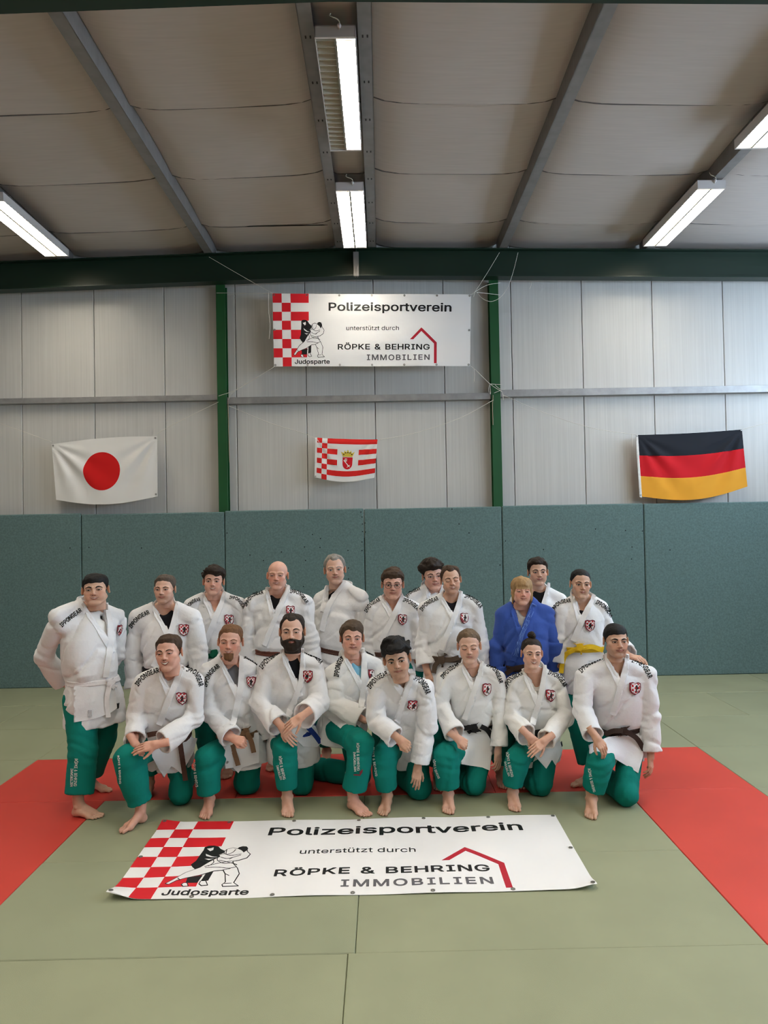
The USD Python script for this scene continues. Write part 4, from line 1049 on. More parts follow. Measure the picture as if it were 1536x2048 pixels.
    def torso(p):
        d, q, t = loft(p); d = smax(smax(d, q[:, 2] - L * .80, .05), hem * L - q[:, 2], .006)
        return d - folds(p, q, t, d)
    FTo = Field(torso, np.minimum(pel, ms) - (.34, .34, .22), np.maximum(pel, ms) + (.34, .34, .05), .014)
    jm = lighter(taubin(FJ.mesh(), 1), .0006)
    jk = obj('jacket', jm, M[gi], root, smooth=True, label=S.get('jlabel'))
    # ---- legs
    legs = []; hips = [pel - right * .085 * g - up * .03, pel + right * .085 * g - up * .03]
    feet = []
    if ks:
        toe, fy = S['foot'][:2], math.radians(S['foot'][2]); tp = onfloor(*toe); fd = np.array([math.sin(fy), -math.cos(fy), 0]); heel = tp - fd * .243; heel[2] = 0
        ank = heel + fd * .045 + (0, 0, .09); kn = at(S['kn'][0], S['kn'][1], (ank + S.get('kdy', -.03))[1] if len(S['kn']) < 3 else Y + S['kn'][2])
        legs.append((hips[0], kn, ank)); feet.append((heel, fd, False))
        k2 = onfloor(*S['kn2'][:2]); k2 = k2 + np.array([0, .07, .085 - k2[2]]); sd = math.radians(S.get('shin2', 0)); a2 = k2 + np.array([math.sin(sd), math.cos(sd), 0]) * .40 + (0, 0, -.02)
        legs.append((hips[1], k2, a2)); feet.append((a2, None, True))
    else:
        for k in (0, 1):
            (u, v, yaw) = S['feet'][k]; yw = math.radians(yaw); tp = onfloor(u, v); fd = np.array([math.sin(yw), -math.cos(yw), 0]); heel = tp - fd * .243; heel[2] = 0
            ank = heel + fd * .045 + (0, 0, .09); kn = (hips[k] * .5 + ank * .5) + fd * .04; legs.append((hips[k], kn, ank)); feet.append((heel, fd, k == 1))
    tr = S.get('leg_r', (.098 * g, .086, .082))
    def trousers(p):
        out = None
        for k, (h, kn, an) in enumerate(legs):
            bent = ks and k == 0
            d = smin(cap(p, h, kn, tr[0], tr[1]), cap(p, kn, an, tr[1], tr[2]), .02)
            dr = unit(an - kn).astype(f32); e = kn.astype(f32); u = p - e
            if bent: d = smin(d, cap(p, kn + (h - kn) * .25 - (0, 0, .02), kn + (an - kn) * .35, tr[1], tr[1] * .9), .04)
            al = u @ dr; cut = al - np.linalg.norm(an - kn) * S.get('hemf', .84 if not (ks and k == 1) else .98) + .006 * nz(p, 6, off=seed)
            d = d - .006 * nz(p, 8, 8, 3.5, seed + 31 + k) + .012 * crease(nz(p, 4.5, 4.5, 3.0, seed + 51 + k), .24) - .002 - .0045 * np.exp(-(np.linalg.norm(u, axis=1) / .16) ** 2) * np.sin(al * 80 + 2.5 * nz(p, 8, off=seed + k))
            o = smax(d, cut, .006); o = np.maximum(o, -np.maximum(d + .018, -(cut + .05)))
            o = np.maximum(o, .004 - p[:, 2])
            out = o if out is None else np.minimum(out, o)
        return smin(out, cap(p, hips[0], hips[1], .098 * g), .04)
    pts = np.array([x for l in legs for x in l]); FT = Field(trousers, np.maximum(pts.min(0) - .15, (-9, -9, -.02)), pts.max(0) + .15, .0105)
    tm = FT.mesh(); tm = lighter(taubin(tm, 1), .0007); obj('trousers', tm, M[S.get('tm', 'trousers')], root, smooth=True, label='green cotton trousers')
    FB = Both(FTo, FT)
    # ---- body: one continuous skin
    hm = trimesh.Trimesh(put(keep), HEADM.faces, process=False)
    pieces = [hm]
    hands = S.get('hands', [None, None])
    for k, hd in enumerate(hands):
        w, e = (WR, WL)[k], (ER, EL)[k]
        if hd is None: continue
        pose, dvec, bvec = hd[:3]; off = V3(*hd[3]) if len(hd) > 3 else 0
        o = w + off; dy = unit(w - e) if dvec is None else V3(*dvec)
        pieces.append(placed(HANDS[pose], o, dy, V3(*bvec), k == 1, S.get('hand_s', .96)))
    for (o, fd, mir) in feet:
        if fd is None:
            kd = legs[1][2] - legs[1][1]; kd = unit(V3(kd[0], kd[1], 0)); fm = placed(FOOT, o + V3(0, 0, .012), kd, (0, 0, -1), True, .97)
            fm.vertices[:, 2] = np.maximum(fm.vertices[:, 2], .004); pieces.append(fm)
        else: pieces.append(placed(FOOT, o, fd, (0, 0, 1), mir))
    def bodyf(p):
        d, q, t = loft(p, -.038)
        d = smax(smax(d, q[:, 2] - L * .78, .04), -.2 * L - q[:, 2], .05)
        for a, b in trap: d = smin(d, cap(p, a, b - up * .01, .036, .040), .04)
        d = smin(d, cap(p, nk - up * .06 - fwd * .012, hc + R @ V3(0, .026, -.10), .050, .051), .02)
        d = smin(d, cap(p, pel, nk - up * .05, .070, .044), .02)
        for (s, e, w, dr, *_r) in arms: d = np.minimum(d, smin(cap(p, s, e, .038, .034), cap(p, e, w, .033, .026), .01))
        for k, (h, kn, an) in enumerate(legs): d = smin(d, smin(cap(p, h, kn, .075, .052), cap(p, kn, an, .05, .034), .01), .01)
        return d
    pts = np.array([SR, SL_, ER, EL, WR, WL, hc - (0, 0, .05)] + [x for l in legs for x in l])
    core = Field(bodyf, pts.min(0) - .12, pts.max(0) + .10, .015).mesh()
    hv = len(hm.vertices)
    body, ok = union([core] + pieces, .00022)
    lab = trimesh.graph.connected_component_labels(body.edges_unique, node_count=len(body.vertices)); cnt = np.bincount(lab)
    body = trimesh.Trimesh(body.vertices, body.faces[cnt[lab[body.faces[:, 0]]] > 60], process=False); body.remove_unreferenced_vertices()
    bv = np.array(body.vertices); loc = ((bv - hc) @ R) / hscale
    tone = skin_tone(loc, S); nh = ~((np.abs(loc[:, 0]) < .1) & (np.abs(loc[:, 1]) < .125) & (loc[:, 2] > -.155) & (loc[:, 2] < .14)); tone[nh] = (1, .93, .90)
    obj('body', body, M['skin_' + S['skin']], root, smooth=True, color=tone)
    # ---- undershirt
    if S.get('shirt'):
        nc = nk + fwd * S.get('neck_f', .075) + up * (NECKU[S['seed']] - .043); rn = S.get('neck_r', .085)
        def shirt(p):
            d, q, t = loft(p); jd = core_top(p, smax(d, q[:, 2] - L * .80, .05)); d = d + .022
            d = smax(smax(d, q[:, 2] - L * .80, .04), L * .25 - q[:, 2], .01)
            for a, b in trap: d = smin(d, cap(p, a, b - up * .015, .038, .044), .035)
            d = smin(d, cap(p, nk - up * .11 + fwd * .012, nk - up * .005 + fwd * .004, .076, .064), .03)
            d = np.maximum(d, jd + np.where(t > .62, .018, .036))
            return np.maximum(d, rn - np.linalg.norm(p - nc.astype(f32), axis=1))
        sm_ = Field(shirt, np.minimum(SR, SL_).min() * 0 + np.minimum.reduce([SR, SL_, pel]) - (.05, .2, 0), np.maximum.reduce([SR, SL_, nk]) + (.05, .2, .05), .010).mesh()
        obj('undershirt', lighter(taubin(sm_, 1), .0006), M['shirt_' + S['shirt']], root, smooth=True, label=S['shirt'] + ' undershirt')
    # ---- lapels and collar
    if 'V' in S:
        Vp = S['V']; lw = .044 * sc
        inner = np.array([Vp[1][:2], Vp[2][:2], Vp[3][:2]], float); ci = curve(inner, 6) if S.get('vround', True) else inner
        tl = sg.LineString(ci).buffer(lw, single_sided=False, cap_style='flat')
        def side(line, w, sgn):
            l = np.array(line); t = np.gradient(l, axis=0); t /= np.linalg.norm(t, axis=1)[:, None]; n = np.stack([-t[:, 1], t[:, 0]], 1) * sgn; w = w * np.interp(np.linspace(0, 1, len(l)), [0, .08, .35], [.45, .6, 1])[:, None]
            return sg.Polygon(np.r_[l - n * .6, (l + n * w)[::-1]]).buffer(0)
        lo = curve(np.array([Vp[0][:2], (np.array(Vp[0][:2]) + Vp[2][:2]) / 2 + (S.get('vb', 1.5), 0), Vp[2][:2]]), 6)
        ext = np.vstack([lo, lo[-1] + (lo[-1] - lo[-4]) * 1.2])
        obj('lapel', drape(side(ext, lw, 1), FJ, 4.0, Y,   .009, .016, 0, relax=3, missY=nk[1] - .045), M[gi], root, smooth=60)
        obj('lapel', drape(side(ci, lw, -1), FJ, 4.0, Y, .014, .019, 2, relax=3, missY=nk[1] - .045), M[gi], root, smooth=60)
        if gi == 'gi_blue':
            for o in (.25, .5, .75):
                l = ci[:-1] + np.stack([np.gradient(ci[:-1, 1]), -np.gradient(ci[:-1, 0])], 1) / np.linalg.norm(np.gradient(ci[:-1], axis=0), axis=1)[:, None] * lw * o
                obj('lapel_stitching', drape(sg.LineString(l).buffer(.45), FJ, 4.0, Y, .0155, .003, 2, relax=3, missY=nk[1] - .045), M['stitch_blue'], root)
        kc = [NR - up * .028 - right * .012, nk - right * .073 + up * .0, nk - right * .050 - fwd * .055 + up * .024, nk - fwd * .075 + up * .03, nk + right * .050 - fwd * .055 + up * .024, nk + right * .073 + up * .0, NL - up * .028 + right * .012]
        c = curve(np.array(kc), 5); ax = unit(up * .9 + fwd * .1); v = []
        out = c - nk; out = out - np.outer(out @ up, up); out /= np.linalg.norm(out, axis=1)[:, None]
        ring = np.array([(-.006, -.028), (.006, -.028), (.009, 0), (.005, .020), (-.004, .020), (-.008, 0)])
        for i in range(len(c)): v.append(c[i] + ring[:, :1] * out[i] + ring[:, 1:] * ax)
        v = np.vstack(v); n = 6; fc = []
        for i in range(len(c) - 1):
            for j in range(n): a, b = i * n + j, i * n + (j + 1) % n; fc += [(a, b, b + n), (a, b + n, a + n)]
        for j in range(1, n - 1): fc += [(0, j + 1, j), ((len(c) - 1) * n, (len(c) - 1) * n + j, (len(c) - 1) * n + j + 1)]
        cm = trimesh.Trimesh(v, np.array(fc), process=False)
        if cm.volume < 0: cm.invert()
        obj('collar', cm, M[gi], root, smooth=50)
    # ---- skirt panels of the jacket, laid over the lap
    for k, sk in enumerate(S.get('skirt', [])):
        pg = sg.Polygon(sk).buffer(0)
        obj('jacket_skirt', drape(pg, FB, 6.0, Y, .006 + .004 * k, .011, S.get('tens', 10), relax=4), M[gi], root, smooth=60)
    # ---- belt
    if S.get('bcol'):
        bz = S.get('btilt', 0.0); bm = M['belt_' + S['bcol']]; hb = .021
        def beltf(p):
            d, q, t = loft(p, .010 + S.get('bgrow', 0))
            z = q[:, 2] - .10 - q[:, 0] * bz + S.get('bdip', 0) * np.clip(q[:, 1] / .12, -1, 1) * .03
            d = d - .005 * nz(q, 6, 6, 2, seed) ; return smax(smax(d, np.abs(z) - hb, .006), -(d + .016), .004)
        lo_, hi_ = belt - .27, belt + .27; lo_[2], hi_[2] = belt[2] - .11, belt[2] + .11
        m = Field(beltf, lo_, hi_, .0072).mesh(); b = obj('belt', taubin(m, 1), bm, root, smooth=True, label=S.get('blabel'))
        FK = Both(FTo, FT, Field(beltf, lo_, hi_, .0105))
        bw = .040 * sc
        for e in S.get('bends', []):
            c = curve(np.array(e, float), 6); obj('belt_end', drape(sg.LineString(c).buffer(bw / 2 * .95, cap_style='flat'), FK, 4.5, Y, .036 if ks and S.get('skirt') else .020, .008, 14, relax=12, flat=True), bm, b, smooth=50)
        if 'bknot' in S:
            u, v = S['bknot']; kp = sg.Polygon([(u - bw * .55, v - bw * .45), (u + bw * .4, v - bw * .6), (u + bw * .62, v + bw * .3), (u + bw * .1, v + bw * .65), (u - bw * .5, v + bw * .45)]).buffer(1.5)
            obj('belt_knot', drape(kp, FK, 3.5, Y, .030, .026, 0, relax=6), bm, b, smooth=50)
    # ---- crest, lettering, labels
    if 'crest' in S:
        u, v, w, h = S['crest']; sh = np.array([(-.5, -.42), (-.25, -.5), (0, -.44), (.25, -.5), (.5, -.42), (.5, .05), (.36, .30), (0, .5), (-.36, .30), (-.5, .05)])
        sk_ = S.get('crest_skew', 0.0); sh2 = sh * (w, h) + (u, v) + np.c_[sh[:, 1] * sk_ * w, sh[:, 0] * S.get('crest_rot', .0) * h]
        pg = sg.Polygon(sh2); cr = thing('crest', parent=root, label='red and white checked shield crest on the chest')
        obj('shield_edge', drape(pg, FJ, 3.0, Y, .0160, .008, 0), M['crest_edge'], cr); inn = affinity.scale(pg, .84, .84); obj('shield_face', drape(inn, FJ, 3.0, Y, .0175, .003, 0), M['crest_white'], cr)
        cw, ch = w / 6.0, h / 7.0
        for i in range(-3, 3):
            for j in range(-4, 4):
                if (i + j) % 2: continue
                q = sg.box(u + i * cw, v + j * ch, u + (i + 1) * cw, v + (j + 1) * ch); q = affinity.translate(q, sk_ * w * ((j + .5) * ch / h), 0).intersection(inn)
                if q.area > 1.0 and q.geom_type == 'Polygon': obj('check', drape(q, FJ, 3.0, Y, .0185, .0025, 0), M['crest_check'], cr)
        fg = .66 * np.array([(-.22, .28), (-.05, .02), (-.20, -.10), (-.06, -.30), (.12, -.34), (.26, -.16), (.20, .0), (.06, .10), (.20, .30), (.06, .28), (-.04, .12), (-.12, .30)]) * (w, h) + (u, v)
        obj('fighter_emblem', drape(sg.Polygon(fg).buffer(.3), FJ, 3.0, Y, .0197, .002, 0), M['letter'], cr)
    for k, path in enumerate(S.get('letters', [])):
        if path: obj('shoulder_lettering', letter_drape('IPPONGEAR', FJ, Y, np.array(path[0]), path[1], True, .14, .004, .003, to=pix((ms + pel) / 2)[0]), M['letter'], root)
    if 'legtext' in S:
        for (tx, path, cp) in S['legtext']: obj('leg_lettering', letter_drape(tx, FT, Y, np.array(path), cp, False, .16, .004, .003, to=(np.array(path).mean(0) + (12, 0))), M['letter_white'], root)
    for q in S.get('patches', []):
        obj(q[0], drape(sg.Polygon(q[2]), FB, 3.0, Y, .018, .004, 0), M[q[1]], root)
    # ---- hair and face
    hair_parts(root, S, put); add_face(root, S, put, None)
    if S.get('glasses'):
        gm = M[S['glasses']]; gl = thing('eyeglasses', parent=root, label='thin framed eyeglasses'); wv = S.get('gw', (.0215, .0195))
        for s in (-1, 1):
            a = np.linspace(0, 2 * np.pi, 25); c = np.c_[.0335 * s + wv[0] * np.cos(a), -.098 + .010 * ((np.cos(a) * s + 1) / 2) ** 2, -.003 + wv[1] * np.sin(a)]
            m = tube(c, S.get('gr', .0016), 6); m.vertices = put(m.vertices); obj('rim', m, gm, gl)
            c = curve(np.array([(.0545 * s, -.088, .004), (.070 * s, -.06, .006), (.081 * s, .0, .006)]), 6); m = tube(c, .0016, 6); m.vertices = put(m.vertices); obj('temple', m, gm, gl)
        m = tube(curve(np.array([(-.013, -.1, .0), (0, -.107, .004), (.013, -.1, .0)]), 5), .0015, 6); m.vertices = put(m.vertices); obj('bridge', m, gm, gl)
    if 'cord' in S:
        c = curve(np.array([at(u, v, Y + S.get('cordY', -.13)) for u, v in S['cord']]), 6); obj('necklace', tube(c, .002, 5), M['cord_dark'], root)
    PEOPLE.append(dict(root=root, FJ=FJ, hc=hc, ok=ok, joints=dict(SR=SR, SL=SL_, belt=belt, nk=nk)))
    return root
# ------------------------------------------------------------------ the nineteen people (places read off the photo in pixels, depth in metres)
def crop(x0, y0, s):
    def c(u, v, *r): return (x0 + u / s, y0 + v / s, *r)
    return c
K1, K2, K3, K4, K5 = crop(60, 1080, 3.303), crop(360, 1080, 3.303), crop(600, 1080, 3.303), crop(960, 1080, 3.303), crop(860, 1240, 5.122)
def hd(c, u, t, b): return (c(u, t)[0], c(u, t)[1], c(u, b)[1])
def pl(c, *pts): return [c(*p)[:2] for p in pts]
SHORT = [(0, .072), (28, .070), (45, .058), (60, .035), (72, .012), (84, -.018), (92, -.02), (100, -.012), (112, -.045), (180, -.075)]
RECEDE = [(0, .074), (15, .080), (28, .092), (42, .074), (58, .040), (72, .012), (84, -.015), (92, -.02), (100, -.012), (112, -.045), (180, -.075)]
LOWF = [(0, .052), (28, .054), (45, .050), (60, .032), (72, .010), (84, -.018), (92, -.02), (100, -.012), (112, -.045), (180, -.075)]
TIED = [(0, .078), (30, .074), (45, .062), (60, .044), (75, .022), (86, .006), (100, .0), (115, -.035), (180, -.06)]
def hair(color, line=SHORT, **k): return dict(color=color, line=line, **k)
CAST = []
def add(**k): CAST.append(k)

add(label='stout man with short black hair in white belt standing at the left end', Y=5.40, kneel=False, seed=1, skin='warm', gi='gi_b',
    head=hd(K1, 432, 217, 425), turn=(14, 0, -2), hy=-.05, wide=1.10, jaw=1.14, rosy=.6, hairtop=.012,
    sh=[K1(205, 520, -.13), K1(560, 520, .13)], el=[K1(98, 770, .02), K1(575, 760, .18)], wr=[K1(235, 955, .16), K1(430, 960, .28)], belt=K1(410, 925, .0), girth=1.08, belly=.035, hem=-.37,
    V=[K1(352, 412), K1(497, 415), K1(512, 650), K1(480, 905)], vround=True, shirt='white', neck_u=.03, crest=(*K1(591, 595), 11, 23), crest_skew=-.1,
    letters=[(pl(K1, (212, 577), (278, 520), (345, 470)), 8.5), None], bcol='white', btilt=-.04, bknot=K1(525, 950)[:2], bends=[pl(K1, (528, 950), (508, 1050), (518, 1172)), pl(K1, (515, 945), (540, 945), (553, 925))],
    feet=[(205, 1636, 78), (226, 1583, 80)], hemf=.80, leg_r=(.115, .105, .098), skirt=[pl(K1, (290, 962), (420, 975), (560, 965), (575, 1110), (530, 1145), (430, 1180), (290, 1205))], tens=4,
    legtext=[('RÖPKE & BEHRING', pl(K1, (296, 1445), (293, 1535), (290, 1625)), 6), ('IMMOBILIEN', pl(K1, (271, 1510), (269, 1570), (268, 1628)), 4.6)], patches=[('care_label', 'label_grey', pl(K1, (380, 1122), (410, 1122), (410, 1165), (380, 1165))), ('maker_label', 'letter', pl(K1, (547, 1085), (578, 1078), (580, 1115), (550, 1120)))],
    hair=hair('black', LOWF, top=.016, side=.008, amp=.0015), face=dict(eyes='narrow', brow='black', brow_w=.0075, smile=.0035, mouth='teeth', open=.004, mouth_w=.025))
add(label='man with short brown hair and serious look, tall behind the smiling kneeling man at left', Y=5.64, kneel=False, seed=2, skin='fair', gi='gi_a',
    head=hd(K1, 891, 222, 415), turn=(-2, 0, 0), hairtop=.014, stubble=.35, sh=[K1(725, 520), K1(1058, 520)], el=[K1(680, 760, .0), K1(1112, 750, .0)], wr=[K1(690, 1010, -.06), K1(1110, 985, -.05)], belt=K1(895, 845), hem=-.36,
    V=[K1(815, 428), K1(966, 415), K1(915, 600), K1(800, 830)], shirt='black', neck_u=.02, crest=(*K1(1016, 595), 21, 24), letters=[(pl(K1, (672, 585), (722, 525), (792, 485)), 8), None], bcol='black',
    feet=[(286, 1604, 4), (348, 1602, 0)], hands=[('relax', (0, -.2, -1), (-1, -.3, 0)), None], hair=hair('greybrown', SHORT, top=.014, side=.007, front=.006, amp=.002), face=dict(eyes='narrow', brow='brown', brow_z=.0185, iris='iris_brown', smile=-.001))
add(label='young man with dark wavy quiff and green belt, standing behind at left', Y=6.0, kneel=False, seed=3, skin='pink', gi='gi_a',
    head=hd(K2, 222, 165, 362), turn=(8, 2, 2), hairtop=.024, sh=[K2(88, 448), K2(372, 440)], el=[K2(50, 640), K2(420, 640)], wr=[K2(70, 800), K2(420, 800)], belt=K2(235, 748), hem=-.36,
    V=[K2(160, 352), K2(290, 342), K2(228, 490), K2(150, 680)], shirt='lightgrey', neck_r=.10, neck_u=.02, crest=(*K2(322, 530), 18, 23), letters=[(pl(K2, (45, 462), (88, 418), (136, 400)), 6.5), (pl(K2, (325, 388), (378, 402), (420, 462)), 6)], bcol='green', bknot=K2(230, 745)[:2], bends=[pl(K2, (225, 745), (205, 770))],
    feet=[(405, 1560, 0), (450, 1560, 0)], hair=hair('darkbrown', LOWF, top=.032, side=.008, front=.012, amp=.006, fr=26, asym=.15, seed=4), face=dict(eyes='open', eye_h=.85, brow='darkbrown', mouth='teeth', open=.004, smile=.004, mouth_w=.026))
add(label='bald clean-shaven man standing in the back row with a black undershirt', Y=5.95, kneel=False, seed=4, skin='pink', gi='gi_a', bulk=1.08, girth=1.06,
    head=hd(K2, 645, 141, 325), turn=(0, 0, 1), hairtop=0.0, rosy=1.0, sh=[K2(488, 425), K2(812, 425)], el=[K2(455, 645), K2(858, 645)], wr=[K2(450, 850), K2(868, 850)], belt=K2(640, 735), hem=-.36,
    V=[K2(578, 308), K2(714, 300), K2(625, 480), K2(540, 690)], shirt='black', neck_u=.02, crest=(*K2(728, 472), 17, 22), letters=[(pl(K2, (440, 440), (485, 375), (552, 355)), 6.5), (pl(K2, (725, 350), (785, 362), (832, 420)), 6.5)], bcol='redbrown',
    feet=[(540, 1545, 0), (590, 1545, 0)], patches=[('shirt_print', 'belt_white', pl(K2, (612, 470), (624, 455), (628, 470), (618, 485)))], face=dict(eyes='squint', brow='blonde', brow_w=.004, smile=.003, mouth='teeth', open=.0025))
add(label='tall grey-haired man with gold shoulder badge and no chest crest, centre of the back row', Y=6.15, kneel=False, seed=5, skin='fair', gi='gi_a', bulk=1.05, girth=1.04,
    head=hd(K3, 230, 89, 288), turn=(4, 0, -3), hairtop=.016, stubble=.45, stubble_c=(.75, .74, .75), sh=[K3(150, 405, .08), K3(388, 395, -.08)], el=[K3(112, 590, .06), K3(432, 610, -.06)], wr=[K3(120, 780, .05), K3(430, 800, -.05)], belt=K3(215, 722), hem=-.36,
    V=[K3(186, 300), K3(292, 268), K3(176, 432), K3(130, 600)], shirt='black', neck_u=.02, bcol='brown', blabel='brown belt', feet=[(650, 1535, 0), (700, 1535, 0)],
    patches=[('gold_badge', 'gold_thread', pl(K3, (362, 388), (388, 372), (386, 384), (398, 386), (372, 410), (376, 398), (362, 400)))],
    hair=hair('grey', RECEDE, top=.016, side=.007, front=.008, amp=.003, fr=32), face=dict(eyes='open', eye_h=.85, brow='grey', brow_w=.005, iris='iris_blue', smile=.003))
add(label='young man in round dark-rimmed eyeglasses standing in the back row', Y=6.0, kneel=False, seed=6, skin='pink', gi='gi_a',
    head=hd(K3, 612, 176, 387), turn=(0, -3, 1), hairtop=.024, sh=[K3(492, 468), K3(735, 462)], el=[K3(462, 650), K3(772, 640)], wr=[K3(480, 830), K3(770, 800)], belt=K3(608, 745), hem=-.36, girth=.96,
    V=[K3(540, 372), K3(672, 362), K3(610, 480), K3(520, 660)], crest=(*K3(675, 527), 17.5, 22), letters=[(pl(K3, (442, 480), (480, 430), (532, 402)), 7.5), (pl(K3, (678, 405), (735, 430), (780, 474)), 7.5)], bcol='brown', feet=[(765, 1540, 0), (805, 1540, 0)],
    hair=hair('brown', LOWF, top=.030, side=.013, front=.010, amp=.004, fr=34, seed=6), glasses='frame_dark', gr=.0019, face=dict(eyes='open', brow='brown', smile=-.0015, rosy=.8))
add(label='young man with tousled hair and thin pale-framed glasses, half hidden at the back', Y=6.4, kneel=False, seed=7, skin='pink', gi='gi_a',
    head=hd(K3, 878, 106, 328), turn=(6, -3, -4), hairtop=.032, sh=[K3(752, 398), K3(975, 392)], el=[K3(720, 560), K3(1000, 580)], wr=[K3(740, 720), K3(1000, 760)], belt=K3(880, 640), hem=-.36, girth=.95,
    V=[K3(838, 305), K3(940, 300), K3(890, 440), K3(820, 600)], shirt='white', neck_u=.03, letters=[(pl(K3, (712, 385), (742, 350), (796, 330)), 6), None], bcol='brown', feet=[(850, 1520, 0), (890, 1520, 0)],
    hair=hair('darkbrown', LOWF, top=.040, side=.014, front=.016, amp=.009, fr=22, seed=8), glasses='frame_pale', gr=.0012, face=dict(eyes='open', eye_h=.8, brow='brown', smile=.002))
add(label='smiling man with light brown hair and closed eyes, standing right of centre', Y=5.68, kneel=False, seed=8, skin='warm', gi='gi_b',
    head=hd(K3, 996, 168, 352), turn=(2, -2, -5), hairtop=.016, stubble=.35, sh=[K3(850, 470), K3(1140, 460)], el=[K3(812, 690), K3(1192, 700)], wr=[K3(838, 862, -.10), K3(1185, 870, 0)], belt=K3(985, 772), hem=-.36,
    V=[K3(932, 352), K3(1060, 338), K3(1012, 485), K3(920, 720)], shirt='black', neck_u=.02, crest=(*K3(1083, 520), 15.5, 22), letters=[(pl(K3, (808, 472), (852, 425), (916, 396)), 7.5), (pl(K3, (1085, 380), (1140, 400), (1188, 452)), 7.0)], bcol='olivebrown', bknot=K3(935, 790)[:2], bends=[pl(K3, (935, 790), (895, 825), (882, 880)), pl(K3, (945, 790), (1000, 790), (1050, 775))],
    feet=[(880, 1585, 0), (925, 1580, 0)], hands=[('relax', (.25, -.25, -1), (-.7, -.7, .1)), None], hair=hair('brown', RECEDE, top=.017, side=.006, front=.006, amp=.0025), face=dict(eyes='closed', brow='brown', mouth='teeth', open=.004, smile=.004))
add(label='blonde woman with a fringe wearing the only blue judo jacket', Y=5.68, kneel=False, seed=9, skin='pink', gi='gi_blue', girth=.98, jlabel='blue judo jacket',
    head=hd(K4, 276, 242, 428), turn=(-2, 2, 2), hairtop=.018, wide=.98, rosy=.9, sh=[K4(165, 505), K4(425, 505)], el=[K4(108, 710), K4(490, 700)], wr=[K4(120, 905), K4(455, 860, .10)], belt=K4(290, 838), hem=-.36,
    V=[K4(212, 425), K4(335, 425), K4(272, 590), K4(200, 790)], shirt='lightgrey', neck_u=.02, neck_r=.075, bcol='darkbrown', blabel='dark brown belt', bends=[pl(K4, (300, 835), (225, 850), (170, 885))], feet=[(1010, 1580, 0), (1050, 1580, 0)],
    hair=hair('blonde', [(0, .026), (30, .024), (44, .018), (55, -.01), (62, -.055), (80, -.085), (110, -.085), (180, -.085)], top=.018, side=.012, front=.004, amp=.003, fr=40, frz=9, ear=.3, zlo=-.15, locks=[((-.070, .0, -.01), (-.074, -.006, -.105), .015, .009), ((.070, .0, -.01), (.074, -.006, -.105), .015, .009)]), face=dict(eyes='squint', brow='blonde', brow_w=.004, smile=.004, mouth_w=.024))
add(label='dark-haired man with black undershirt at the back between the blue jacket and the yellow belt', Y=6.3, kneel=False, seed=10, skin='warm', gi='gi_a',
    head=hd(K4, 382, 110, 298), turn=(-3, 0, -1), hairtop=.020, sh=[K4(268, 415), K4(515, 405)], el=[K4(240, 590), K4(555, 600)], wr=[K4(250, 760), K4(545, 760)], belt=K4(390, 690), hem=-.36,
    V=[K4(320, 300), K4(450, 282), K4(388, 480), K4(330, 620)], shirt='black', neck_u=.04, bcol='brown', feet=[(1060, 1520, 0), (1095, 1520, 0)], hair=hair('darkbrown', SHORT, top=.024, side=.008, front=.008, amp=.004, fr=30, seed=12), face=dict(eyes='open', eye_h=.85, brow='darkbrown', smile=.0035, mouth_w=.026))
add(label='young woman with parted black hair tied back, wearing the yellow belt', Y=5.70, kneel=False, seed=11, skin='warm', gi='gi_a', girth=.94, bulk=.95,
    head=hd(K4, 664, 190, 383), turn=(-3, -2, 3), hairtop=.010, wide=.97, jaw=.92, sh=[K4(552, 470), K4(788, 458)], el=[K4(520, 660), K4(880, 640, .04)], wr=[K4(510, 830), K4(980, 765, -.22)], belt=K4(685, 712), hem=-.52,
    V=[K4(624, 368), K4(748, 360), K4(668, 505), K4(600, 660)], shirt='black', neck_u=.0, crest=(*K4(724, 567), 19.5, 24), letters=[(pl(K4, (488, 470), (532, 425), (600, 410)), 7), (pl(K4, (762, 418), (820, 455), (862, 512)), 8)], bcol='yellow', btilt=-.04, bknot=K4(660, 706)[:2], bends=[pl(K4, (650, 715), (575, 750), (548, 800), (535, 880)), pl(K4, (680, 712), (740, 705), (815, 730))],
    feet=[(1140, 1574, -70), (1172, 1568, -40)], hands=[None, ('drape', (.75, -.6, -.1), (0, -.35, 1))], hair=hair('black', TIED, top=.010, side=.008, amp=.0012, fr=50, locks=[((.0, .09, .02), (.02, .105, -.02), .035, .03)]), face=dict(eyes='open', brow='black', brow_w=.005, smile=.003, lash=1.4, mouth_w=.022))
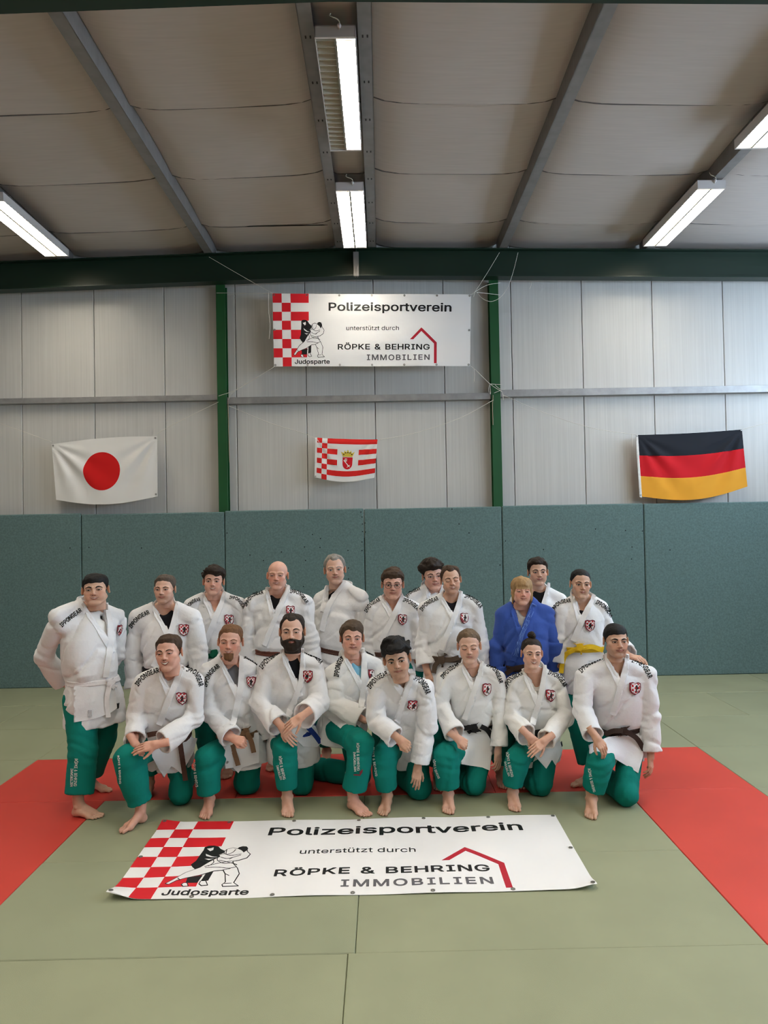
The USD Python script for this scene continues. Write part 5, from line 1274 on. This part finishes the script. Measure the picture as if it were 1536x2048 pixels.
# ---- kneeling front row
add(label='broadly smiling man with short hair kneeling at the left end, hands crossed on his knee', Y=5.28, seed=12, skin='pink', gi='gi_a',
    head=hd(K1, 918, 617, 856), turn=(-4, 2, -5), hy=-.14, hairtop=.014, cheek=.003, sh=[K1(756, 952, -.05), K1(1078, 945, -.05)], el=[K1(705, 1180, -.05), K1(1085, 1180, -.06)], wr=[K1(690, 1345, -.27), K1(850, 1350, -.31)], belt=K1(905, 1265, .08),
    V=[K1(862, 868), K1(1002, 825), K1(925, 985), K1(835, 1215)], shirt='white', neck_u=.0, neck_f=.09, crest=(*K1(1000, 1045), 21, 25), letters=[(pl(K1, (716, 968), (772, 905), (856, 872)), 9), (pl(K1, (1030, 866), (1085, 890), (1118, 968)), 9)], bcol='brown', bends=[pl(K1, (985, 1290), (1000, 1400), (1028, 1590)), pl(K1, (880, 1275), (820, 1280), (775, 1290))],
    kn=K1(650, 1445), foot=(238, 1668, -28), kn2=K1(975, 1772), shin2=-10, skirt=[pl(K1, (770, 1290), (900, 1290), (1050, 1300), (1105, 1310), (1080, 1400), (1002, 1545), (935, 1490), (885, 1570), (800, 1420))],
    hands=[('fist', (.55, -.35, -.75), (-.2, -.9, .35)), ('flat', (-1.0, -.25, -.12), (-.05, -.8, .6), (0, -.035, .012))], legtext=[('RÖPKE & BEHRING', pl(K1, (578, 1425), (586, 1500), (592, 1610)), 3.4)],
    hair=hair('brown', SHORT, top=.014, side=.006, front=.006, amp=.002), face=dict(eyes='squint', brow='brown', mouth='teeth', open=.009, smile=.0065, mouth_w=.027, rosy=.9))
add(label='red-haired man with ginger goatee kneeling in tan belt, fist on his raised knee', Y=5.45, seed=13, skin='pink', gi='gi_b',
    head=hd(K2, 334, 552, 778), turn=(3, 0, 2), hy=-.10, hairtop=.012, rosy=1.0, sh=[K2(208, 882, -.03), K2(448, 880, -.03)], el=[K2(208, 1150, -.05), K2(510, 1120, .02)], wr=[K2(355, 1312, -.27), K2(585, 1290, .12)], belt=K2(385, 1262, .06),
    V=[K2(278, 798), K2(396, 770), K2(380, 985), K2(330, 1225)], shirt='grey', neck_u=.0, neck_f=.09, crest=(*K2(466, 937), 16, 22), letters=[(pl(K2, (178, 972), (206, 895), (266, 838)), 9), (pl(K2, (420, 782), (470, 790), (520, 806)), 7)], bcol='tan', blabel='tan belt', bknot=K2(432, 1265)[:2], bends=[pl(K2, (425, 1270), (350, 1340), (385, 1490)), pl(K2, (440, 1270), (470, 1330), (488, 1405))],
    kn=K2(165, 1440), foot=(408, 1641, 2), kn2=K2(430, 1695), shin2=-15, skirt=[pl(K2, (255, 1330), (330, 1290), (520, 1270), (522, 1470), (410, 1502), (385, 1540), (350, 1502), (300, 1510), (285, 1420))],
    hands=[('fist', (.90, -.40, -.15), (-.1, -.75, .65)), None], legtext=[('RÖPKE & BEHRING', pl(K2, (86, 1470), (95, 1550), (106, 1632)), 4.5)], patches=[('care_label', 'label_grey', pl(K2, (302, 1452), (325, 1455), (322, 1492), (300, 1490)))],
    hair=hair('red', SHORT, top=.011, side=.005, amp=.0018), beard=dict(color='red', a=[0, 25, 26, 90], top=[-.070, -.072, -.14, -.14], thick=.006, low=-.14, amax=20), face=dict(eyes='squint', brow='red', brow_w=.004, mouth='teeth', open=.004, smile=.005, mouth_w=.026))
add(label='man with full dark beard kneeling with hands folded on his knee, blue belt', Y=5.45, seed=14, skin='fair', gi='gi_a', bulk=1.04,
    head=hd(K2, 742, 480, 718), turn=(2, 0, 0), hy=-.10, hairtop=.012, chin=.006, sh=[K2(594, 860, -.03), K2(880, 860, -.03)], el=[K2(520, 1075, -.08), K2(915, 1075, -.08)], wr=[K2(672, 1235, -.30), K2(808, 1165, -.34)], belt=K2(745, 1235, .08),
    V=[K2(678, 722), K2(802, 715), K2(780, 945), K2(690, 1165)], shirt='black', neck_u=.01, neck_f=.085, crest=(*K2(845, 903), 20, 25), letters=[(pl(K2, (545, 855), (592, 800), (655, 752)), 10), (pl(K2, (820, 738), (878, 765), (925, 820)), 9.5)], bcol='blue', blabel='blue belt', bends=[pl(K2, (835, 1225), (885, 1280), (930, 1340))],
    kn=K2(695, 1375), foot=(577, 1637, 10), kn2=K2(800, 1700), shin2=-12, skirt=[pl(K2, (700, 1255), (790, 1230), (890, 1225), (935, 1335), (905, 1368), (810, 1362), (755, 1305))],
    hands=[('relax', (.62, -.25, -.72), (-.4, -.8, .5)), ('flat', (-.80, -.30, -.50), (-.05, -.85, .55), (0, -.035, .01))], legtext=[('RÖPKE & BEHRING', pl(K2, (652, 1430), (665, 1510), (682, 1582)), 5.5), ('IMMOBILIEN', pl(K2, (637, 1490), (650, 1540), (664, 1584)), 4)],
    hair=hair('darkbrown', RECEDE, top=.012, side=.005, amp=.002), beard=dict(color='darkbrown', a=[0, 16, 30, 50, 75, 92], top=[-.042, -.042, -.050, -.052, -.03, .0], thick=.009, low=-.15, amp=.002), face=dict(eyes='narrow', brow='darkbrown', smile=.002))
add(label='kneeling man with wavy greying brown hair and a light blue undershirt, turned sideways', Y=5.55, seed=15, skin='pink', gi='gi_c',
    head=hd(K3, 344, 526, 748), turn=(6, 0, 2), hy=-.08, hairtop=.020, rosy=.8, sh=[K3(235, 880, -.10), K3(480, 850, .10)], el=[K3(228, 1075, -.12), K3(560, 1040, .05)], wr=[K3(432, 1195, -.22), K3(560, 1180, -.05)], belt=K3(300, 1130, .06),
    V=[K3(278, 722), K3(410, 712), K3(402, 930), K3(385, 1110)], shirt='lightblue', neck_u=.0, neck_f=.08, crest=(*K3(466, 886), 11.5, 21), letters=[(pl(K3, (254, 905), (268, 830), (302, 762)), 9.5), (pl(K3, (420, 735), (460, 735), (500, 742)), 6)],
    kn=K3(412, 1345), foot=(739, 1635, 40), kn2=K3(395, 1640), shin2=-62, skirt=[pl(K3, (150, 1060), (300, 1020), (440, 1100), (465, 1200), (370, 1215), (275, 1252), (150, 1150))], tens=4,
    legtext=[('RÖPKE & BEHRING', pl(K3, (374, 1342), (376, 1430), (378, 1522)), 5), ('IMMOBILIEN', pl(K3, (354, 1400), (356, 1460), (359, 1528)), 4)], patches=[('roof_print', 'crest_edge', pl(K3, (355, 1548), (395, 1545), (395, 1525), (415, 1510), (400, 1552), (358, 1556)))], leg_r=(.100, .088, .090),
    hair=hair('midbrown', [(0, .060), (20, .066), (40, .056), (60, .022), (75, -.025), (92, -.035), (105, -.05), (120, -.085), (180, -.10)], top=.024, side=.015, amp=.005, fr=30, frz=14, ear=.5, asym=.1, seed=15), face=dict(eyes='narrow', brow='brown', smile=-.001, iris='iris_blue'))
add(label='young man with curly black hair leaning forward on one fist in the front row', Y=5.28, seed=16, skin='olive', gi='gi_a',
    head=hd(K3, 640, 634, 902), turn=(-3, -5, -9), hy=-.22, hairtop=.030, stubble=.35, jaw=.95, sh=[K3(522, 972, -.08), K3(808, 985, -.08)], el=[K3(508, 1190, -.12), K3(832, 1230, -.06)], wr=[K3(655, 1315, -.28), K3(778, 1500, -.10)], belt=K3(690, 1265, .16),
    V=[K3(580, 880), K3(745, 868), K3(684, 985), K3(620, 1200)], crest=(*K3(745, 1093), 20, 22), letters=[(pl(K3, (466, 985), (512, 930), (582, 892)), 9), (pl(K3, (742, 918), (800, 955), (832, 1020)), 10.5)], bcol='red', blabel='red belt', bgrow=.004, arm_r=(.078, .074, .070),
    kn=K3(545, 1440), foot=(764, 1634, -12), kn2=K3(790, 1728), shin2=-20, skirt=[pl(K3, (640, 1255), (775, 1255), (785, 1330), (720, 1380), (640, 1330))],
    hands=[('fist', (.72, -.45, -.50), (-.1, -.85, .5)), ('relax', (-.15, -.2, -1), (.1, -1, .15))], legtext=[('RÖPKE & BEHRING', pl(K3, (474, 1365), (484, 1460), (500, 1560)), 4)],
    hair=hair('black', LOWF, top=.040, side=.012, front=.018, amp=.009, fr=24, seed=16), face=dict(eyes='open', look=(.0015, -.0005), brow='black', brow_w=.008, brow_z=.019, smile=-.001))
add(label='woman with tied-back hair looking down, kneeling in a black belt', Y=5.45, seed=17, skin='fair', gi='gi_c', girth=.94, bulk=.94,
    head=hd(K5, 400, 85, 428), turn=(-7, -5, -2), hy=-.08, hairtop=.012, wide=.96, jaw=.95, sh=[K5(172, 625), K5(672, 618)], el=[K5(130, 900, -.04), K5(712, 920, 0)], wr=[K5(275, 1205, -.26), K5(700, 1335, -.08)], belt=K5(430, 1065, .08),
    V=[K5(335, 432), K5(528, 425), K5(452, 650), K5(330, 1010)], shirt='lightgrey', neck_u=-.01, neck_f=.085, crest=(*K5(577, 713), 17, 25), crest_skew=-.08, letters=[(pl(K5, (136, 605), (205, 530), (302, 462)), 8), (pl(K5, (575, 470), (660, 530), (712, 650)), 7.5)], bcol='black', btilt=-.02, bknot=K5(450, 1100)[:2], bends=[pl(K5, (430, 1100), (320, 1100), (215, 1000)), pl(K5, (520, 1090), (590, 1130), (655, 1230))], cord=pl(K5, (400, 540), (418, 575), (450, 585), (480, 565), (492, 530)),
    kn=K5(165, 1395), foot=(898, 1631, -4), kn2=K5(470, 1832), shin2=-18, skirt=[pl(K5, (310, 1130), (450, 1130), (620, 1110), (645, 1250), (612, 1542), (535, 1510), (318, 1475), (300, 1300), (225, 1215))],
    hands=[('fist', (.78, -.40, -.50), (-.35, -.55, .8)), ('relax', (-.05, -.12, -1), (.55, -.85, 0))], hand_s=.93, legtext=[('RÖPKE & BEHRING', pl(K5, (32, 1430), (50, 1540), (85, 1625)), 4)],
    hair=hair('darkblonde', TIED, top=.011, side=.011, amp=.002, fr=40, frz=14, ear=.7), face=dict(eyes='down', brow='darkblonde', brow_w=.004, smile=-.002, mouth_w=.021))
add(label='smiling woman with dark hair in a top bun, kneeling with hands on her knee', Y=5.45, seed=18, skin='fair', gi='gi_c', girth=.94, bulk=.95,
    head=hd(K4, 342, 672, 842), turn=(0, 0, 2), hy=-.08, hairtop=.010, wide=.98, jaw=.96, sh=[K4(235, 960), K4(500, 950)], el=[K4(205, 1175, -.05), K4(558, 1165, -.06)], wr=[K4(320, 1292, -.28), K4(425, 1325, -.30)], belt=K4(375, 1270, .08),
    V=[K4(290, 848), K4(420, 832), K4(382, 1035), K4(325, 1220)], shirt='white', neck_u=-.01, neck_f=.085, neck_r=.095, crest=(*K4(462, 1028), 19, 24), crest_rot=.1, letters=[(pl(K4, (176, 985), (216, 925), (286, 888)), 8.5), (pl(K4, (446, 885), (512, 915), (555, 972)), 8)], bcol='black', blabel='black belt', bknot=K4(385, 1275)[:2],
    kn=K4(240, 1440), foot=(1032, 1626, -4), kn2=K4(410, 1705), shin2=-14, skirt=[pl(K4, (270, 1310), (400, 1290), (520, 1290), (545, 1390), (500, 1490), (475, 1450), (438, 1512), (330, 1390))],
    hands=[('drape', (.70, -.25, -.68), (-.3, -.8, .55)), ('flat', (-.80, -.30, -.45), (0, -.85, .55), (0, -.03, .01))], hand_s=.92, legtext=[('RÖPKE & BEHRING', pl(K4, (172, 1405), (186, 1480), (206, 1565)), 5), ('IMMOBILIEN', pl(K4, (162, 1465), (172, 1510), (188, 1560)), 3.5)], patches=[('maker_label', 'letter', pl(K4, (512, 1350), (532, 1335), (534, 1365), (515, 1375)))],
    hair=hair('darkbrown', TIED, top=.010, side=.009, amp=.0015, fr=50, bun=((0, .025, .142), .034, .95)), face=dict(eyes='narrow', eye_h=1.1, brow='darkbrown', brow_w=.005, mouth='teeth', open=.0065, smile=.006, mouth_w=.025, lash=1.3, rosy=.8))
add(label='man with cropped black hair kneeling at the right end, open hand on his knee', Y=5.32, seed=19, skin='olive', gi='gi_b',
    head=hd(K4, 897, 549, 768), turn=(0, -1, 0), hy=-.06, hairtop=.010, stubble=.45, jaw=1.0, sh=[K4(705, 915), K4(1085, 905)], el=[K4(672, 1125, -.06), K4(1125, 1150, -.02)], wr=[K4(765, 1300, -.29), K4(1128, 1425, -.06)], belt=K4(918, 1225, .08),
    V=[K4(828, 750), K4(968, 752), K4(925, 918), K4(860, 1150)], crest=(*K4(1020, 982), 22.5, 26), letters=[(pl(K4, (672, 880), (722, 832), (802, 795)), 9), (pl(K4, (1000, 806), (1070, 840), (1112, 916)), 9.5)], bcol='darkbrown', blabel='dark brown belt', bknot=K4(950, 1258)[:2], bends=[pl(K4, (945, 1260), (880, 1262), (825, 1285)), pl(K4, (965, 1265), (1035, 1310), (1085, 1388))],
    kn=K4(785, 1480), foot=(1182, 1641, -18), kn2=K4(995, 1778), shin2=-6, skirt=[pl(K4, (725, 1355), (850, 1300), (960, 1290), (1065, 1290), (1080, 1420), (1045, 1540), (965, 1490), (850, 1420), (720, 1410))],
    hands=[('drape', (.48, -.42, -.77), (.1, -.85, .5)), ('relax', (-.05, -.15, -1), (.75, -.65, 0))], legtext=[('RÖPKE & BEHRING', pl(K4, (714, 1512), (728, 1590), (748, 1665)), 5)], patches=[('care_label', 'label_grey', pl(K4, (728, 1365), (760, 1370), (758, 1398), (726, 1392)))],
    hair=hair('black', LOWF, top=.010, side=.005, amp=.001), face=dict(eyes='open', eye_h=.9, brow='black', brow_w=.0075, brow_z=.0185, smile=-.0005))
for S in CAST:
    person(S)
